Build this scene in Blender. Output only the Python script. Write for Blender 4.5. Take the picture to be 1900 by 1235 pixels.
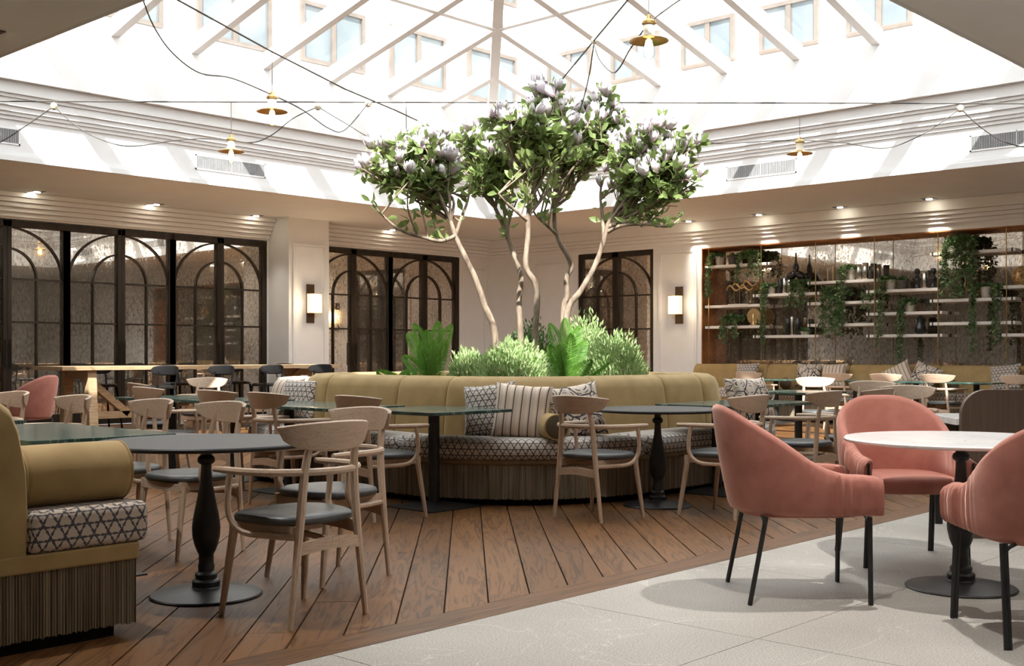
import bpy, math, random
import numpy as np
from mathutils import Vector, Matrix, Euler
for o in list(bpy.data.objects): bpy.data.objects.remove(o)
sc = bpy.context.scene
COL = sc.collection
R = random.Random(7)
PI = math.pi
# ------------------------------------------------------------------ camera
FPX, CXP, HYP, EYE = 2159.0, 950.0, 657.0, 1.17
CAM = Vector((18.20, -18.85, EYE)); FW = Vector((-.6794, .7337, 0)); RT = Vector((.7337, .6794, 0)); UP = Vector((0, 0, 1))
cd = bpy.data.cameras.new('camera'); cam = bpy.data.objects.new('camera', cd); COL.objects.link(cam)
cd.sensor_width = 36; cd.lens = FPX/1900*36; cd.shift_y = (HYP-617.5)/1900; cd.clip_end = 300; cd.clip_start = .05
cam.location = CAM; cam.rotation_euler = (PI/2, 0, math.asin(.6794)); sc.camera = cam
# ------------------------------------------------------------------ light
SUN_DIR = Vector((-1, 1.178, -1.75)).normalized()
w = bpy.data.worlds.new('world'); sc.world = w; w.use_nodes = True
bg = w.node_tree.nodes['Background']; bg.inputs[0].default_value = (.92, .96, 1, 1); bg.inputs[1].default_value = 2.45
sl = bpy.data.lights.new('sun', 'SUN'); sl.energy = 9.0; sl.angle = .009; sl.color = (1, .965, .91)
so = bpy.data.objects.new('sun', sl); COL.objects.link(so); so.rotation_euler = SUN_DIR.to_track_quat('-Z', 'Y').to_euler()
so.location = (30, -30, 30)
vs = sc.view_settings; vs.view_transform = 'Standard'; vs.look = 'None'; vs.exposure = .75; vs.gamma = 1; vs.use_curve_mapping = False

def ray(px, py): return FW+RT*((px-CXP)/FPX)+UP*((HYP-py)/FPX)
def onz(px, py, z=0.): r = ray(px, py); return CAM+r*((z-EYE)/r.z)
def onx(px, py, x): r = ray(px, py); return CAM+r*((x-CAM.x)/r.x)
def ony(px, py, y): r = ray(px, py); return CAM+r*((y-CAM.y)/r.y)
def atd(px, py, d): return CAM+ray(px, py)*d
def P(lat, dep, z=0.): v = CAM+FW*dep+RT*lat; v.z = z; return v
S = 1.048                                     # walls and ceiling
def ez(z): return 1.048*z-.056
CEIL = ez(3.58)

# ------------------------------------------------------------------ mesh helper
class MB:
    def __init__(s): s.v = []; s.f = []; s.uv = None
    def add(s, vs, fs):
        n = len(s.v); s.v += [tuple(p) for p in vs]; s.f += [tuple(i+n for i in f) for f in fs]; return s
    def box(s, a, b):
        x0, y0, z0 = a; x1, y1, z1 = b
        return s.add([(x0,y0,z0),(x1,y0,z0),(x1,y1,z0),(x0,y1,z0),(x0,y0,z1),(x1,y0,z1),(x1,y1,z1),(x0,y1,z1)],
                     [(0,3,2,1),(4,5,6,7),(0,1,5,4),(1,2,6,5),(2,3,7,6),(3,0,4,7)])
    def beam(s, p, q, w, h, up=(0,0,1)):
        p = Vector(p); q = Vector(q); d = (q-p).normalized(); u = Vector(up); a = d.cross(u)
        if a.length < 1e-4: a = d.cross(Vector((1,0,0)))
        a.normalize(); b = a.cross(d).normalized(); a = a*w/2; b = b*h/2
        vs = [p-a-b, p+a-b, p+a+b, p-a+b, q-a-b, q+a-b, q+a+b, q-a+b]
        return s.add(vs, [(0,1,2,3),(7,6,5,4),(0,4,5,1),(1,5,6,2),(2,6,7,3),(3,7,4,0)])
    def tube(s, path, r, n=8, flat=1., cap=True):
        pts = [Vector(p) for p in path]; m = len(pts)
        rr = r if isinstance(r, (list, tuple)) else [r]*m
        rings = []; ref = None
        for i, p in enumerate(pts):
            d = (pts[min(i+1, m-1)]-pts[max(i-1, 0)])
            d = d.normalized() if d.length > 1e-9 else Vector((0,0,1))
            if ref is None:
                ref = Vector((0,0,1)) if abs(d.z) < .9 else Vector((0,1,0))
            a = d.cross(ref)
            if a.length < 1e-3: a = d.cross(Vector((1,0,0)))
            a.normalize(); b = a.cross(d).normalized(); ref = b
            rings.append([p+a*(math.cos(2*PI*k/n)*rr[i])+b*(math.sin(2*PI*k/n)*rr[i]*flat) for k in range(n)])
        return s.loft(rings, cap)
    def loft(s, rings, cap=True, close=False):
        n = len(rings[0]); vs = [p for r in rings for p in r]; fs = []
        m = len(rings)
        for i in range(m if close else m-1):
            j = (i+1) % m
            for k in range(n):
                fs.append((i*n+k, i*n+(k+1) % n, j*n+(k+1) % n, j*n+k))
        if cap and not close:
            fs.append(tuple(range(n-1, -1, -1))); fs.append(tuple((m-1)*n+k for k in range(n)))
        return s.add(vs, fs)
    def grid(s, rows, closeu=False):
        n = len(rows[0]); m = len(rows); vs = [p for r in rows for p in r]; fs = []
        for i in range(m-1):
            for k in range(n if closeu else n-1):
                fs.append((i*n+k, i*n+(k+1) % n, (i+1)*n+(k+1) % n, (i+1)*n+k))
        return s.add(vs, fs)
    def lathe(s, prof, n=24, c=(0,0,0), cap=True):
        rings = [[(c[0]+r*math.cos(2*PI*k/n), c[1]+r*math.sin(2*PI*k/n), c[2]+z) for k in range(n)] for (r, z) in prof]
        return s.loft(rings, cap)
    def prism(s, poly, z0, z1):
        n = len(poly); vs = [(x,y,z0) for x, y in poly]+[(x,y,z1) for x, y in poly]
        fs = [tuple(range(n-1,-1,-1)), tuple(range(n, 2*n))]+[(i,(i+1) % n, n+(i+1) % n, n+i) for i in range(n)]
        return s.add(vs, fs)
    def xf(s, M): s.v = [tuple(M @ Vector(p)) for p in s.v]; return s
    def mesh(s, name, sharp=35):
        me = bpy.data.meshes.new(name); me.from_pydata(s.v, [], s.f)
        import bmesh
        bm = bmesh.new(); bm.from_mesh(me); bmesh.ops.recalc_face_normals(bm, faces=bm.faces); bm.to_mesh(me); bm.free()
        if sharp:
            me.shade_smooth(); me.set_sharp_from_angle(angle=math.radians(sharp))
        uvl = me.uv_layers.new(name='UVMap'); nl = len(me.loops)
        if s.uv is None:
            co = np.zeros(len(me.vertices)*3); me.vertices.foreach_get('co', co); co = co.reshape(-1,3)
            li = np.zeros(nl, int); me.loops.foreach_get('vertex_index', li)
            nor = np.zeros(len(me.polygons)*3); me.polygons.foreach_get('normal', nor); nor = np.abs(nor.reshape(-1,3))
            ls = np.zeros(len(me.polygons), int); me.polygons.foreach_get('loop_total', ls)
            ax = np.repeat(np.argmax(nor*np.array([1,1,1.02]), 1), ls); c = co[li]
            u = np.where(ax == 0, c[:,1], c[:,0]); v = np.where(ax == 2, c[:,1], c[:,2])
            uvl.data.foreach_set('uv', np.stack([u,v],1).ravel())
        else:
            li = np.zeros(nl, int); me.loops.foreach_get('vertex_index', li)
            uvl.data.foreach_set('uv', np.array(s.uv, float)[li].ravel())
        return me

def ob(name, m, mat, parent=None, sharp=35, bevel=0, seg=2):
    me = m.mesh(name, sharp) if isinstance(m, MB) else m
    if mat is not None and not me.materials: me.materials.append(mat)
    o = bpy.data.objects.new(name, me); COL.objects.link(o)
    if parent is not None: o.parent = parent
    if bevel:
        b = o.modifiers.new('bevel', 'BEVEL'); b.width = bevel; b.segments = seg; b.limit_method = 'ANGLE'
    return o
def empty(name, loc=(0,0,0), rz=0):
    o = bpy.data.objects.new(name, None); COL.objects.link(o); o.location = loc; o.rotation_euler = (0,0,rz); o.empty_display_size = .1
    return o
def tag(o, label, cat, group=None):
    o['label'] = label; o['category'] = cat
    if group: o['group'] = group
    return o
def struct(o): o['kind'] = 'structure'; return o
def stuff(o): o['kind'] = 'stuff'; return o
def place(name, parts, loc, rz, label, cat, group=None):
    e = tag(empty(name, loc, rz), label, cat, group)
    for nm, me, mt in parts:
        o = bpy.data.objects.new(nm, me); COL.objects.link(o); o.parent = e
        if not me.materials: me.materials.append(mt)
    return e

# ------------------------------------------------------------------ materials
def newmat(name):
    m = bpy.data.materials.new(name); m.use_nodes = True; nt = m.node_tree
    return m, nt, nt.nodes['Principled BSDF']
def N(nt, t, **kw):
    n = nt.nodes.new(t)
    for k, v in kw.items():
        if k.startswith('i_'):
            key = k[2:]; key = int(key) if key.isdigit() else key.replace('_', ' ')
            n.inputs[key].default_value = v
        else: setattr(n, k, v)
    return n
def L(nt, a, b): nt.links.new(a, b)
def coords(nt, kind, scale=(1,1,1), rot=(0,0,0)):
    tc = N(nt, 'ShaderNodeTexCoord'); mp = N(nt, 'ShaderNodeMapping'); mp.inputs['Scale'].default_value = scale; mp.inputs['Rotation'].default_value = rot
    L(nt, tc.outputs[kind], mp.inputs['Vector']); return mp.outputs['Vector']
def ramp(nt, fac, stops, interp='LINEAR'):
    r = N(nt, 'ShaderNodeValToRGB'); r.color_ramp.interpolation = interp; e = r.color_ramp.elements
    while len(e) > 1: e.remove(e[-1])
    e[0].position = stops[0][0]; e[0].color = (*stops[0][1], 1)
    for p, c in stops[1:]: x = e.new(p); x.color = (*c, 1)
    L(nt, fac, r.inputs['Fac']); return r.outputs['Color']
def math_(nt, op, a, b=None):
    n = N(nt, 'ShaderNodeMath', operation=op)
    for i, x in enumerate((a, b)):
        if x is None: continue
        if isinstance(x, (int, float)): n.inputs[i].default_value = x
        else: L(nt, x, n.inputs[i])
    return n.outputs[0]
def noisy(name, c1, c2, scale=5, stretch=(1,1,1), rough=.5, metal=0, bump=0, coord='Object', detail=4, lo=.3, hi=.7, rough2=None, bscale=None, **kw):
    m, nt, b = newmat(name); vec = coords(nt, coord, stretch)
    n = N(nt, 'ShaderNodeTexNoise', i_Scale=scale, i_Detail=detail); L(nt, vec, n.inputs['Vector'])
    L(nt, ramp(nt, n.outputs['Fac'], [(lo, c1), (hi, c2)]), b.inputs['Base Color'])
    b.inputs['Roughness'].default_value = rough; b.inputs['Metallic'].default_value = metal
    if rough2 is not None: L(nt, math_(nt, 'MULTIPLY_ADD', n.outputs['Fac'], rough2-rough), b.inputs['Roughness']); nt.nodes[-1].inputs[2].default_value = rough
    if bump:
        bn = n
        if bscale: bn = N(nt, 'ShaderNodeTexNoise', i_Scale=bscale, i_Detail=3); L(nt, vec, bn.inputs['Vector'])
        bp = N(nt, 'ShaderNodeBump', i_Strength=bump, i_Distance=.01); L(nt, bn.outputs['Fac'], bp.inputs['Height']); L(nt, bp.outputs[0], b.inputs['Normal'])
    for k, v in kw.items(): b.inputs[k.replace('_', ' ')].default_value = v
    return m
def emis(name, col, strength):
    m, nt, b = newmat(name); b.inputs['Base Color'].default_value = (*col, 1)
    b.inputs['Emission Color'].default_value = (*col, 1); b.inputs['Emission Strength'].default_value = strength; return m

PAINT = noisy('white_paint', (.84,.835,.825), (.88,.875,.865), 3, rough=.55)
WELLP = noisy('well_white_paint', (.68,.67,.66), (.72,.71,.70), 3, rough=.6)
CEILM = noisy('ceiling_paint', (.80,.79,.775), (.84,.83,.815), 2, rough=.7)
FACADE = noisy('facade_render', (.72,.70,.67), (.78,.76,.73), 1.5, rough=.8)
WFRAME = noisy('window_frame_tan', (.13,.105,.085), (.16,.13,.11), 6, rough=.5)
BEAMW = noisy('white_beam', (.74,.73,.72), (.78,.77,.76), 4, rough=.45)
BRONZE = noisy('dark_bronze', (.030,.022,.016), (.055,.040,.028), 8, (1,1,.1), rough=.35, metal=.6)
BLACKM = noisy('black_metal', (.022,.022,.023), (.035,.034,.033), 20, rough=.42, metal=.3)
BLACKW = noisy('black_stained_wood', (.007,.007,.007), (.014,.013,.013), 12, (1,1,.1), rough=.8, Specular_IOR_Level=.2)
TABLEB = noisy('black_table_top', (.026,.026,.028), (.036,.035,.036), 20, rough=.5, Specular_IOR_Level=.3)
BRASS = noisy('aged_brass', (.42,.27,.10), (.58,.40,.18), 15, rough=.3, metal=1)
GOLD = noisy('gold_leaf', (.55,.38,.18), (.70,.52,.28), 12, rough=.3, metal=1)
CREAMC = noisy('cream_ceramic', (.62,.55,.42), (.70,.62,.48), 6, rough=.35)
CHROME = noisy('polished_chrome', (.55,.53,.50), (.70,.68,.65), 10, (1,1,.1), rough=.12, metal=1)
BLACKG = noisy('black_gloss', (.012,.012,.013), (.02,.02,.02), 8, rough=.18)
POTP = noisy('pale_concrete', (.50,.45,.38), (.60,.55,.47), 14, rough=.8, bump=.2)
POTD = noisy('dark_concrete', (.07,.065,.06), (.12,.11,.10), 14, rough=.8, bump=.2)
SHELFW = noisy('white_shelf', (.80,.76,.70), (.86,.82,.77), 5, rough=.4)
PINK = noisy('coral_velvet', (.345,.118,.085), (.43,.165,.122), 9, rough=.75, bump=.08, bscale=60, Sheen_Weight=.6, Sheen_Roughness=.4)
PINK.node_tree.nodes['Principled BSDF'].inputs['Sheen Tint'].default_value = (1,.72,.6,1)
MUST = noisy('mustard_velvet', (.33,.212,.078), (.42,.285,.115), 6, rough=.72, bump=.06, bscale=120, Sheen_Weight=.4, Sheen_Roughness=.4)
MUST.node_tree.nodes['Principled BSDF'].inputs['Sheen Tint'].default_value = (1,.9,.6,1)
MUSTD = noisy('umber_velvet', (.09,.065,.035), (.13,.095,.05), 8, rough=.8)
TRIM = noisy('bronze_leather_trim', (.13,.075,.028), (.24,.15,.06), 7, rough=.4)
FRINGE = noisy('fringe_thread', (.12,.09,.058), (.37,.30,.205), 1, (90,90,1.5), rough=.9, lo=.35, hi=.65)
LEATHER = noisy('charcoal_leather', (.050,.052,.053), (.068,.070,.070), 8, rough=.42, bump=.05, bscale=150)
BARK = noisy('pale_bark', (.13,.09,.06), (.36,.28,.21), 20, (1,1,.35), rough=.9, bump=.5)
SOIL = noisy('potting_soil', (.02,.014,.009), (.05,.035,.022), 30, rough=1, bump=.5)
CORTEN = noisy('rusted_steel', (.14,.045,.014), (.55,.22,.07), 3, rough=.55, bump=.1, metal=.2)
BROWNP = noisy('brown_laminate', (.075,.045,.030), (.11,.068,.045), 3, (20,20,.7), rough=.5)
BARWOOD = noisy('light_oak', (.36,.235,.125), (.56,.39,.23), 5, (8,.8,8), rough=.5)
GRILLE = noisy('grille_grey', (.30,.30,.30), (.38,.38,.38), 10, rough=.5)
LEAFT = noisy('tree_leaf', (.11,.17,.045), (.36,.44,.16), 1.6, rough=.45, Subsurface_Weight=0.0)
LEAFI = noisy('ivy_leaf', (.03,.08,.022), (.17,.27,.10), 9, rough=.45)
FERNM = noisy('fern_green', (.07,.22,.02), (.20,.40,.06), 5, rough=.5)
SHRUB = noisy('shrub_leaf', (.17,.29,.065), (.54,.66,.34), 14, rough=.55)
SHRUBD = noisy('dark_shrub_leaf', (.035,.10,.02), (.10,.22,.05), 14, rough=.55)
for mm, tr in ((LEAFT,.35),(FERNM,.4),(SHRUB,.3)):      # thin leaves let light through
    nt = mm.node_tree; b = nt.nodes['Principled BSDF']; out = nt.nodes['Material Output']
    t = N(nt, 'ShaderNodeBsdfTranslucent'); mx = N(nt, 'ShaderNodeMixShader'); mx.inputs[0].default_value = tr
    L(nt, b.inputs['Base Color'].links[0].from_socket, t.inputs['Color']); L(nt, b.outputs[0], mx.inputs[1]); L(nt, t.outputs[0], mx.inputs[2]); L(nt, mx.outputs[0], out.inputs['Surface'])
def blossom_mat():
    m, nt, b = newmat('magnolia_petal'); tc = N(nt, 'ShaderNodeTexCoord'); sp = N(nt, 'ShaderNodeSeparateXYZ'); L(nt, tc.outputs['Object'], sp.inputs[0])
    n = N(nt, 'ShaderNodeTexNoise', i_Scale=40); L(nt, tc.outputs['Object'], n.inputs['Vector'])
    f = math_(nt, 'ADD', math_(nt, 'MULTIPLY', sp.outputs['Z'], 6.5), math_(nt, 'MULTIPLY', n.outputs['Fac'], .3))
    L(nt, ramp(nt, f, [(.15,(.42,.26,.33)), (.5,(.68,.58,.64)), (1,(.90,.86,.88))]), b.inputs['Base Color']); b.inputs['Roughness'].default_value = .5; return m
PETAL = blossom_mat()

def wood_mat(name, c1, c2, c3, sc_=1., rough=.45, var=.25, axis='X', coat=0., fine=.35):
    m, nt, b = newmat(name)
    st = (1.2*sc_, 14*sc_, 14*sc_) if axis == 'X' else (14*sc_, 14*sc_, 1.2*sc_)
    oi = N(nt, 'ShaderNodeObjectInfo'); tc = N(nt, 'ShaderNodeTexCoord'); ad = N(nt, 'ShaderNodeVectorMath', operation='ADD')
    cx = N(nt, 'ShaderNodeCombineXYZ'); r1 = math_(nt, 'MULTIPLY', oi.outputs['Random'], 37.); L(nt, r1, cx.inputs[0]); L(nt, r1, cx.inputs[1])
    L(nt, tc.outputs['Object'], ad.inputs[0]); L(nt, cx.outputs[0], ad.inputs[1])
    mp = N(nt, 'ShaderNodeMapping'); mp.inputs['Scale'].default_value = st; L(nt, ad.outputs[0], mp.inputs['Vector'])
    n1 = N(nt, 'ShaderNodeTexNoise', i_Scale=.9, i_Detail=3, i_Distortion=1.4); L(nt, mp.outputs[0], n1.inputs['Vector'])
    rings = math_(nt, 'PINGPONG', math_(nt, 'MULTIPLY', n1.outputs['Fac'], 9.), 1.)
    n2 = N(nt, 'ShaderNodeTexNoise', i_Scale=7, i_Detail=4); L(nt, mp.outputs[0], n2.inputs['Vector'])
    f = math_(nt, 'ADD', math_(nt, 'MULTIPLY', math_(nt, 'POWER', rings, 2.2), 1-fine), math_(nt, 'MULTIPLY', n2.outputs['Fac'], fine))
    colr = ramp(nt, f, [(.05, c2), (.45, c1), (.95, c3)])
    hv = N(nt, 'ShaderNodeHueSaturation'); L(nt, colr, hv.inputs['Color']); L(nt, math_(nt, 'ADD', math_(nt, 'MULTIPLY', oi.outputs['Random'], var), 1-var/2), hv.inputs['Value'])
    L(nt, hv.outputs[0], b.inputs['Base Color']); b.inputs['Roughness'].default_value = rough; b.inputs['Coat Weight'].default_value = coat; b.inputs['Coat Roughness'].default_value = .25
    bp = N(nt, 'ShaderNodeBump', i_Strength=.12, i_Distance=.004); L(nt, f, bp.inputs['Height']); L(nt, bp.outputs[0], b.inputs['Normal'])
    return m
FLOORW = wood_mat('floor_oak', (.130,.056,.0165), (.165,.076,.026), (.034,.014,.005), 1., .48, .35, coat=.0); FLOORW.node_tree.nodes['Principled BSDF'].inputs['Specular IOR Level'].default_value = .3
ASH = wood_mat('pale_ash', (.50,.365,.262), (.56,.42,.31), (.355,.245,.168), 2.2, .5, .08, 'Z', fine=.6)
ASHX = wood_mat('pale_ash_back', (.50,.365,.262), (.56,.42,.31), (.355,.245,.168), 2.2, .5, .08, 'X', fine=.6)

def stone_mat():
    m, nt, b = newmat('beige_stone'); vec = coords(nt, 'Object')
    oi = N(nt, 'ShaderNodeObjectInfo'); ad = N(nt, 'ShaderNodeVectorMath', operation='ADD'); L(nt, vec, ad.inputs[0])
    geo = N(nt, 'ShaderNodeNewGeometry')
    n1 = N(nt, 'ShaderNodeTexNoise', i_Scale=130, i_Detail=3, i_Roughness=.7); L(nt, geo.outputs['Position'], n1.inputs['Vector'])
    n2 = N(nt, 'ShaderNodeTexNoise', i_Scale=1.6, i_Detail=4); L(nt, geo.outputs['Position'], n2.inputs['Vector'])
    base = ramp(nt, n1.outputs['Fac'], [(.3,(.195,.177,.15)), (.5,(.36,.337,.30)), (.7,(.50,.473,.43))])
    n3 = N(nt, 'ShaderNodeTexNoise', i_Scale=1.1, i_Detail=5, i_Distortion=.8); L(nt, geo.outputs['Position'], n3.inputs['Vector'])
    vein = math_(nt, 'ABSOLUTE', math_(nt, 'SUBTRACT', n3.outputs['Fac'], .5))
    vm = ramp(nt, vein, [(0,(1,1,1)), (.003,(0,0,0))])
    mx = N(nt, 'ShaderNodeMix', data_type='RGBA'); L(nt, math_(nt, 'MULTIPLY', vm, .3), mx.inputs['Factor']); L(nt, base, mx.inputs[6]); mx.inputs[7].default_value = (.78,.74,.68,1)
    mx2 = N(nt, 'ShaderNodeMix', data_type='RGBA', blend_type='MULTIPLY'); mx2.inputs['Factor'].default_value = 1; L(nt, mx.outputs[2], mx2.inputs[6]); L(nt, ramp(nt, n2.outputs['Fac'], [(.3,(.86,.85,.84)),(.7,(1,1,1))]), mx2.inputs[7])
    L(nt, mx2.outputs[2], b.inputs['Base Color']); b.inputs['Roughness'].default_value = .62
    bp = N(nt, 'ShaderNodeBump', i_Strength=.35, i_Distance=.004); L(nt, n1.outputs['Fac'], bp.inputs['Height']); L(nt, bp.outputs[0], b.inputs['Normal']); return m
STONE = stone_mat()
GROUT = noisy('grout', (.16,.14,.12), (.2,.18,.15), 20, rough=.9)
UNDER = noisy('sub_floor', (.03,.018,.01), (.05,.03,.015), 10, rough=.9)

def marble(name, c1, c2, vcol, sc_=3., thr=.02, rough=.15, stretch=(1,1,1)):
    m, nt, b = newmat(name); vec = coords(nt, 'Object', stretch); oi = N(nt, 'ShaderNodeObjectInfo')
    ad = N(nt, 'ShaderNodeVectorMath', operation='ADD'); cx = N(nt, 'ShaderNodeCombineXYZ'); L(nt, math_(nt, 'MULTIPLY', oi.outputs['Random'], 50.), cx.inputs[0]); L(nt, vec, ad.inputs[0]); L(nt, cx.outputs[0], ad.inputs[1])
    n1 = N(nt, 'ShaderNodeTexNoise', i_Scale=sc_, i_Detail=6, i_Distortion=1.2); L(nt, ad.outputs[0], n1.inputs['Vector'])
    n2 = N(nt, 'ShaderNodeTexNoise', i_Scale=sc_*.8, i_Detail=7, i_Distortion=1.6); L(nt, ad.outputs[0], n2.inputs['Vector'])
    base = ramp(nt, n1.outputs['Fac'], [(.3, c1), (.7, c2)])
    v = ramp(nt, math_(nt, 'ABSOLUTE', math_(nt, 'SUBTRACT', n2.outputs['Fac'], .5)), [(0,(1,1,1)), (thr,(0,0,0))])
    mx = N(nt, 'ShaderNodeMix', data_type='RGBA'); L(nt, math_(nt, 'MULTIPLY', v, .6), mx.inputs['Factor']); L(nt, base, mx.inputs[6]); mx.inputs[7].default_value = (*vcol,1)
    L(nt, mx.outputs[2], b.inputs['Base Color']); b.inputs['Roughness'].default_value = rough; return m
GREENM = marble('green_marble', (.022,.050,.042), (.07,.125,.10), (.24,.31,.27), 3.2, .025, .16, (1,2.2,1))
WHITEM = marble('white_marble', (.74,.73,.72), (.82,.81,.80), (.52,.51,.51), 2.4, .012, .18)

def mirror_mat():
    m, nt, b = newmat('antique_mirror'); vec = coords(nt, 'Object', (1,1,.55))
    n1 = N(nt, 'ShaderNodeTexNoise', i_Scale=26, i_Detail=8, i_Roughness=.72); L(nt, vec, n1.inputs['Vector'])
    n2 = N(nt, 'ShaderNodeTexNoise', i_Scale=2.2, i_Detail=4); L(nt, vec, n2.inputs['Vector'])
    f = math_(nt, 'ADD', n1.outputs['Fac'], math_(nt, 'MULTIPLY', math_(nt, 'SUBTRACT', n2.outputs['Fac'], .5), .35))
    L(nt, ramp(nt, f, [(.38,(.82,.76,.68)), (.52,(.60,.53,.45)), (.66,(.30,.25,.20))]), b.inputs['Base Color'])
    b.inputs['Metallic'].default_value = .93; rr = N(nt, 'ShaderNodeMapRange'); L(nt, f, rr.inputs[0]); rr.inputs[1].default_value = .46; rr.inputs[2].default_value = .72; rr.inputs[3].default_value = .0; rr.inputs[4].default_value = .22
    L(nt, rr.outputs[0], b.inputs['Roughness']); return m
MIRROR = mirror_mat()
def glass_mat():
    m, nt, b = newmat('clear_roof_glass'); out = nt.nodes['Material Output']
    t = N(nt, 'ShaderNodeBsdfTransparent'); g = N(nt, 'ShaderNodeBsdfGlossy'); g.inputs['Roughness'].default_value = .02
    n = N(nt, 'ShaderNodeTexNoise', i_Scale=2.); L(nt, coords(nt, 'Object'), n.inputs['Vector'])
    L(nt, ramp(nt, n.outputs['Fac'], [(.3,(.93,.96,.97)), (.7,(.96,.98,.98))]), t.inputs['Color'])
    mx = N(nt, 'ShaderNodeMixShader'); mx.inputs[0].default_value = .05; L(nt, t.outputs[0], mx.inputs[1]); L(nt, g.outputs[0], mx.inputs[2]); L(nt, mx.outputs[0], out.inputs['Surface']); return m
GLASS = glass_mat()
BULBG = glass_mat(); BULBG.name = 'bulb_glass'; BULBG.node_tree.nodes['Mix Shader'].inputs[0].default_value = .12
WPANE = noisy('window_pane_blue', (.12,.145,.16), (.18,.205,.215), 1.2, rough=.08)

def lattice_mat(name, freq, w, ground, line):                       # woven trellis of three line families
    m, nt, b = newmat(name); tc = N(nt, 'ShaderNodeTexCoord'); sp = N(nt, 'ShaderNodeSeparateXYZ'); L(nt, tc.outputs['UV'], sp.inputs[0])
    acc = None
    for k, off in ((0,.25),(1,.25),(2,.25)):
        a = math.radians(30+60*k)
        d = math_(nt, 'ADD', math_(nt, 'MULTIPLY', sp.outputs['X'], math.cos(a)*freq), math_(nt, 'MULTIPLY', sp.outputs['Y'], math.sin(a)*freq))
        a2 = a+PI/2
        e = math_(nt, 'ADD', math_(nt, 'MULTIPLY', sp.outputs['X'], math.cos(a2)*freq*2), math_(nt, 'MULTIPLY', sp.outputs['Y'], math.sin(a2)*freq*2))
        fr = math_(nt, 'ABSOLUTE', math_(nt, 'SUBTRACT', math_(nt, 'FRACT', math_(nt, 'ADD', d, off)), .5))
        tri = math_(nt, 'MULTIPLY', math_(nt, 'FRACT', e), .5*w*2.2)
        hit = math_(nt, 'LESS_THAN', fr, math_(nt, 'ADD', tri, w*.45))
        acc = hit if acc is None else math_(nt, 'MAXIMUM', acc, hit)
    n = N(nt, 'ShaderNodeTexNoise', i_Scale=300); L(nt, tc.outputs['UV'], n.inputs['Vector'])
    g = ramp(nt, n.outputs['Fac'], [(.3, tuple(.85*c for c in ground)), (.7, ground)])
    mx = N(nt, 'ShaderNodeMix', data_type='RGBA'); L(nt, acc, mx.inputs['Factor']); L(nt, g, mx.inputs[6]); mx.inputs[7].default_value = (*line,1)
    L(nt, mx.outputs[2], b.inputs['Base Color']); b.inputs['Roughness'].default_value = .9; b.inputs['Sheen Weight'].default_value = .2; return m
PATT = lattice_mat('trellis_fabric', 19, .075, (.60,.50,.41), (.070,.065,.075))
PATTS = lattice_mat('small_trellis_fabric', 20, .075, (.64,.56,.48), (.075,.065,.065))
def stripe_mat():
    m, nt, b = newmat('striped_fabric'); tc = N(nt, 'ShaderNodeTexCoord'); sp = N(nt, 'ShaderNodeSeparateXYZ'); L(nt, tc.outputs['UV'], sp.inputs[0])
    f1 = math_(nt, 'FRACT', math_(nt, 'MULTIPLY', sp.outputs['X'], 15.)); h1 = math_(nt, 'LESS_THAN', f1, .13)
    f2 = math_(nt, 'FRACT', math_(nt, 'ADD', math_(nt, 'MULTIPLY', sp.outputs['X'], 15.), .45)); h2 = math_(nt, 'LESS_THAN', f2, .3)
    mx0 = N(nt, 'ShaderNodeMix', data_type='RGBA'); L(nt, h2, mx0.inputs['Factor']); mx0.inputs[6].default_value = (.66,.52,.40,1); mx0.inputs[7].default_value = (.72,.61,.50,1)
    mx = N(nt, 'ShaderNodeMix', data_type='RGBA'); L(nt, h1, mx.inputs['Factor']); L(nt, mx0.outputs[2], mx.inputs[6]); mx.inputs[7].default_value = (.07,.06,.07,1)
    L(nt, mx.outputs[2], b.inputs['Base Color']); b.inputs['Roughness'].default_value = .9; return m
STRIPE = stripe_mat()
def doodle_mat():
    m, nt, b = newmat('leaf_print_fabric'); tc = N(nt, 'ShaderNodeTexCoord')
    v = N(nt, 'ShaderNodeTexVoronoi', i_Scale=7.); v.feature = 'DISTANCE_TO_EDGE'; L(nt, tc.outputs['UV'], v.inputs['Vector'])
    wv = N(nt, 'ShaderNodeTexVoronoi', i_Scale=7.); L(nt, tc.outputs['UV'], wv.inputs['Vector'])
    w2 = N(nt, 'ShaderNodeTexWave', i_Scale=5., i_Distortion=4.); L(nt, tc.outputs['UV'], w2.inputs['Vector'])
    a = math_(nt, 'LESS_THAN', v.outputs['Distance'], .035); bnd = math_(nt, 'GREATER_THAN', math_(nt, 'SINE', math_(nt, 'MULTIPLY', wv.outputs['Distance'], 42.)), .62)
    c = math_(nt, 'MULTIPLY', bnd, math_(nt, 'GREATER_THAN', w2.outputs['Fac'], .38)); f = math_(nt, 'MAXIMUM', a, c)
    mx = N(nt, 'ShaderNodeMix', data_type='RGBA'); L(nt, f, mx.inputs['Factor']); mx.inputs[6].default_value = (.66,.56,.46,1); mx.inputs[7].default_value = (.045,.04,.045,1)
    L(nt, mx.outputs[2], b.inputs['Base Color']); b.inputs['Roughness'].default_value = .9; return m
DOODLE = doodle_mat()
FILAM = emis('glowing_filament', (1,.60,.16), 14); SHADEE = emis('lit_fabric_shade', (1,.78,.48), .75); LENS = emis('downlight_lens', (1,.9,.68), 30)
SCREEN = noisy('black_screen', (.004,.004,.005), (.006,.006,.007), 5, rough=.12)
COPPER = noisy('copper_panel', (.42,.14,.05), (.60,.24,.10), 4, rough=.3, metal=.8)
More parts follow.
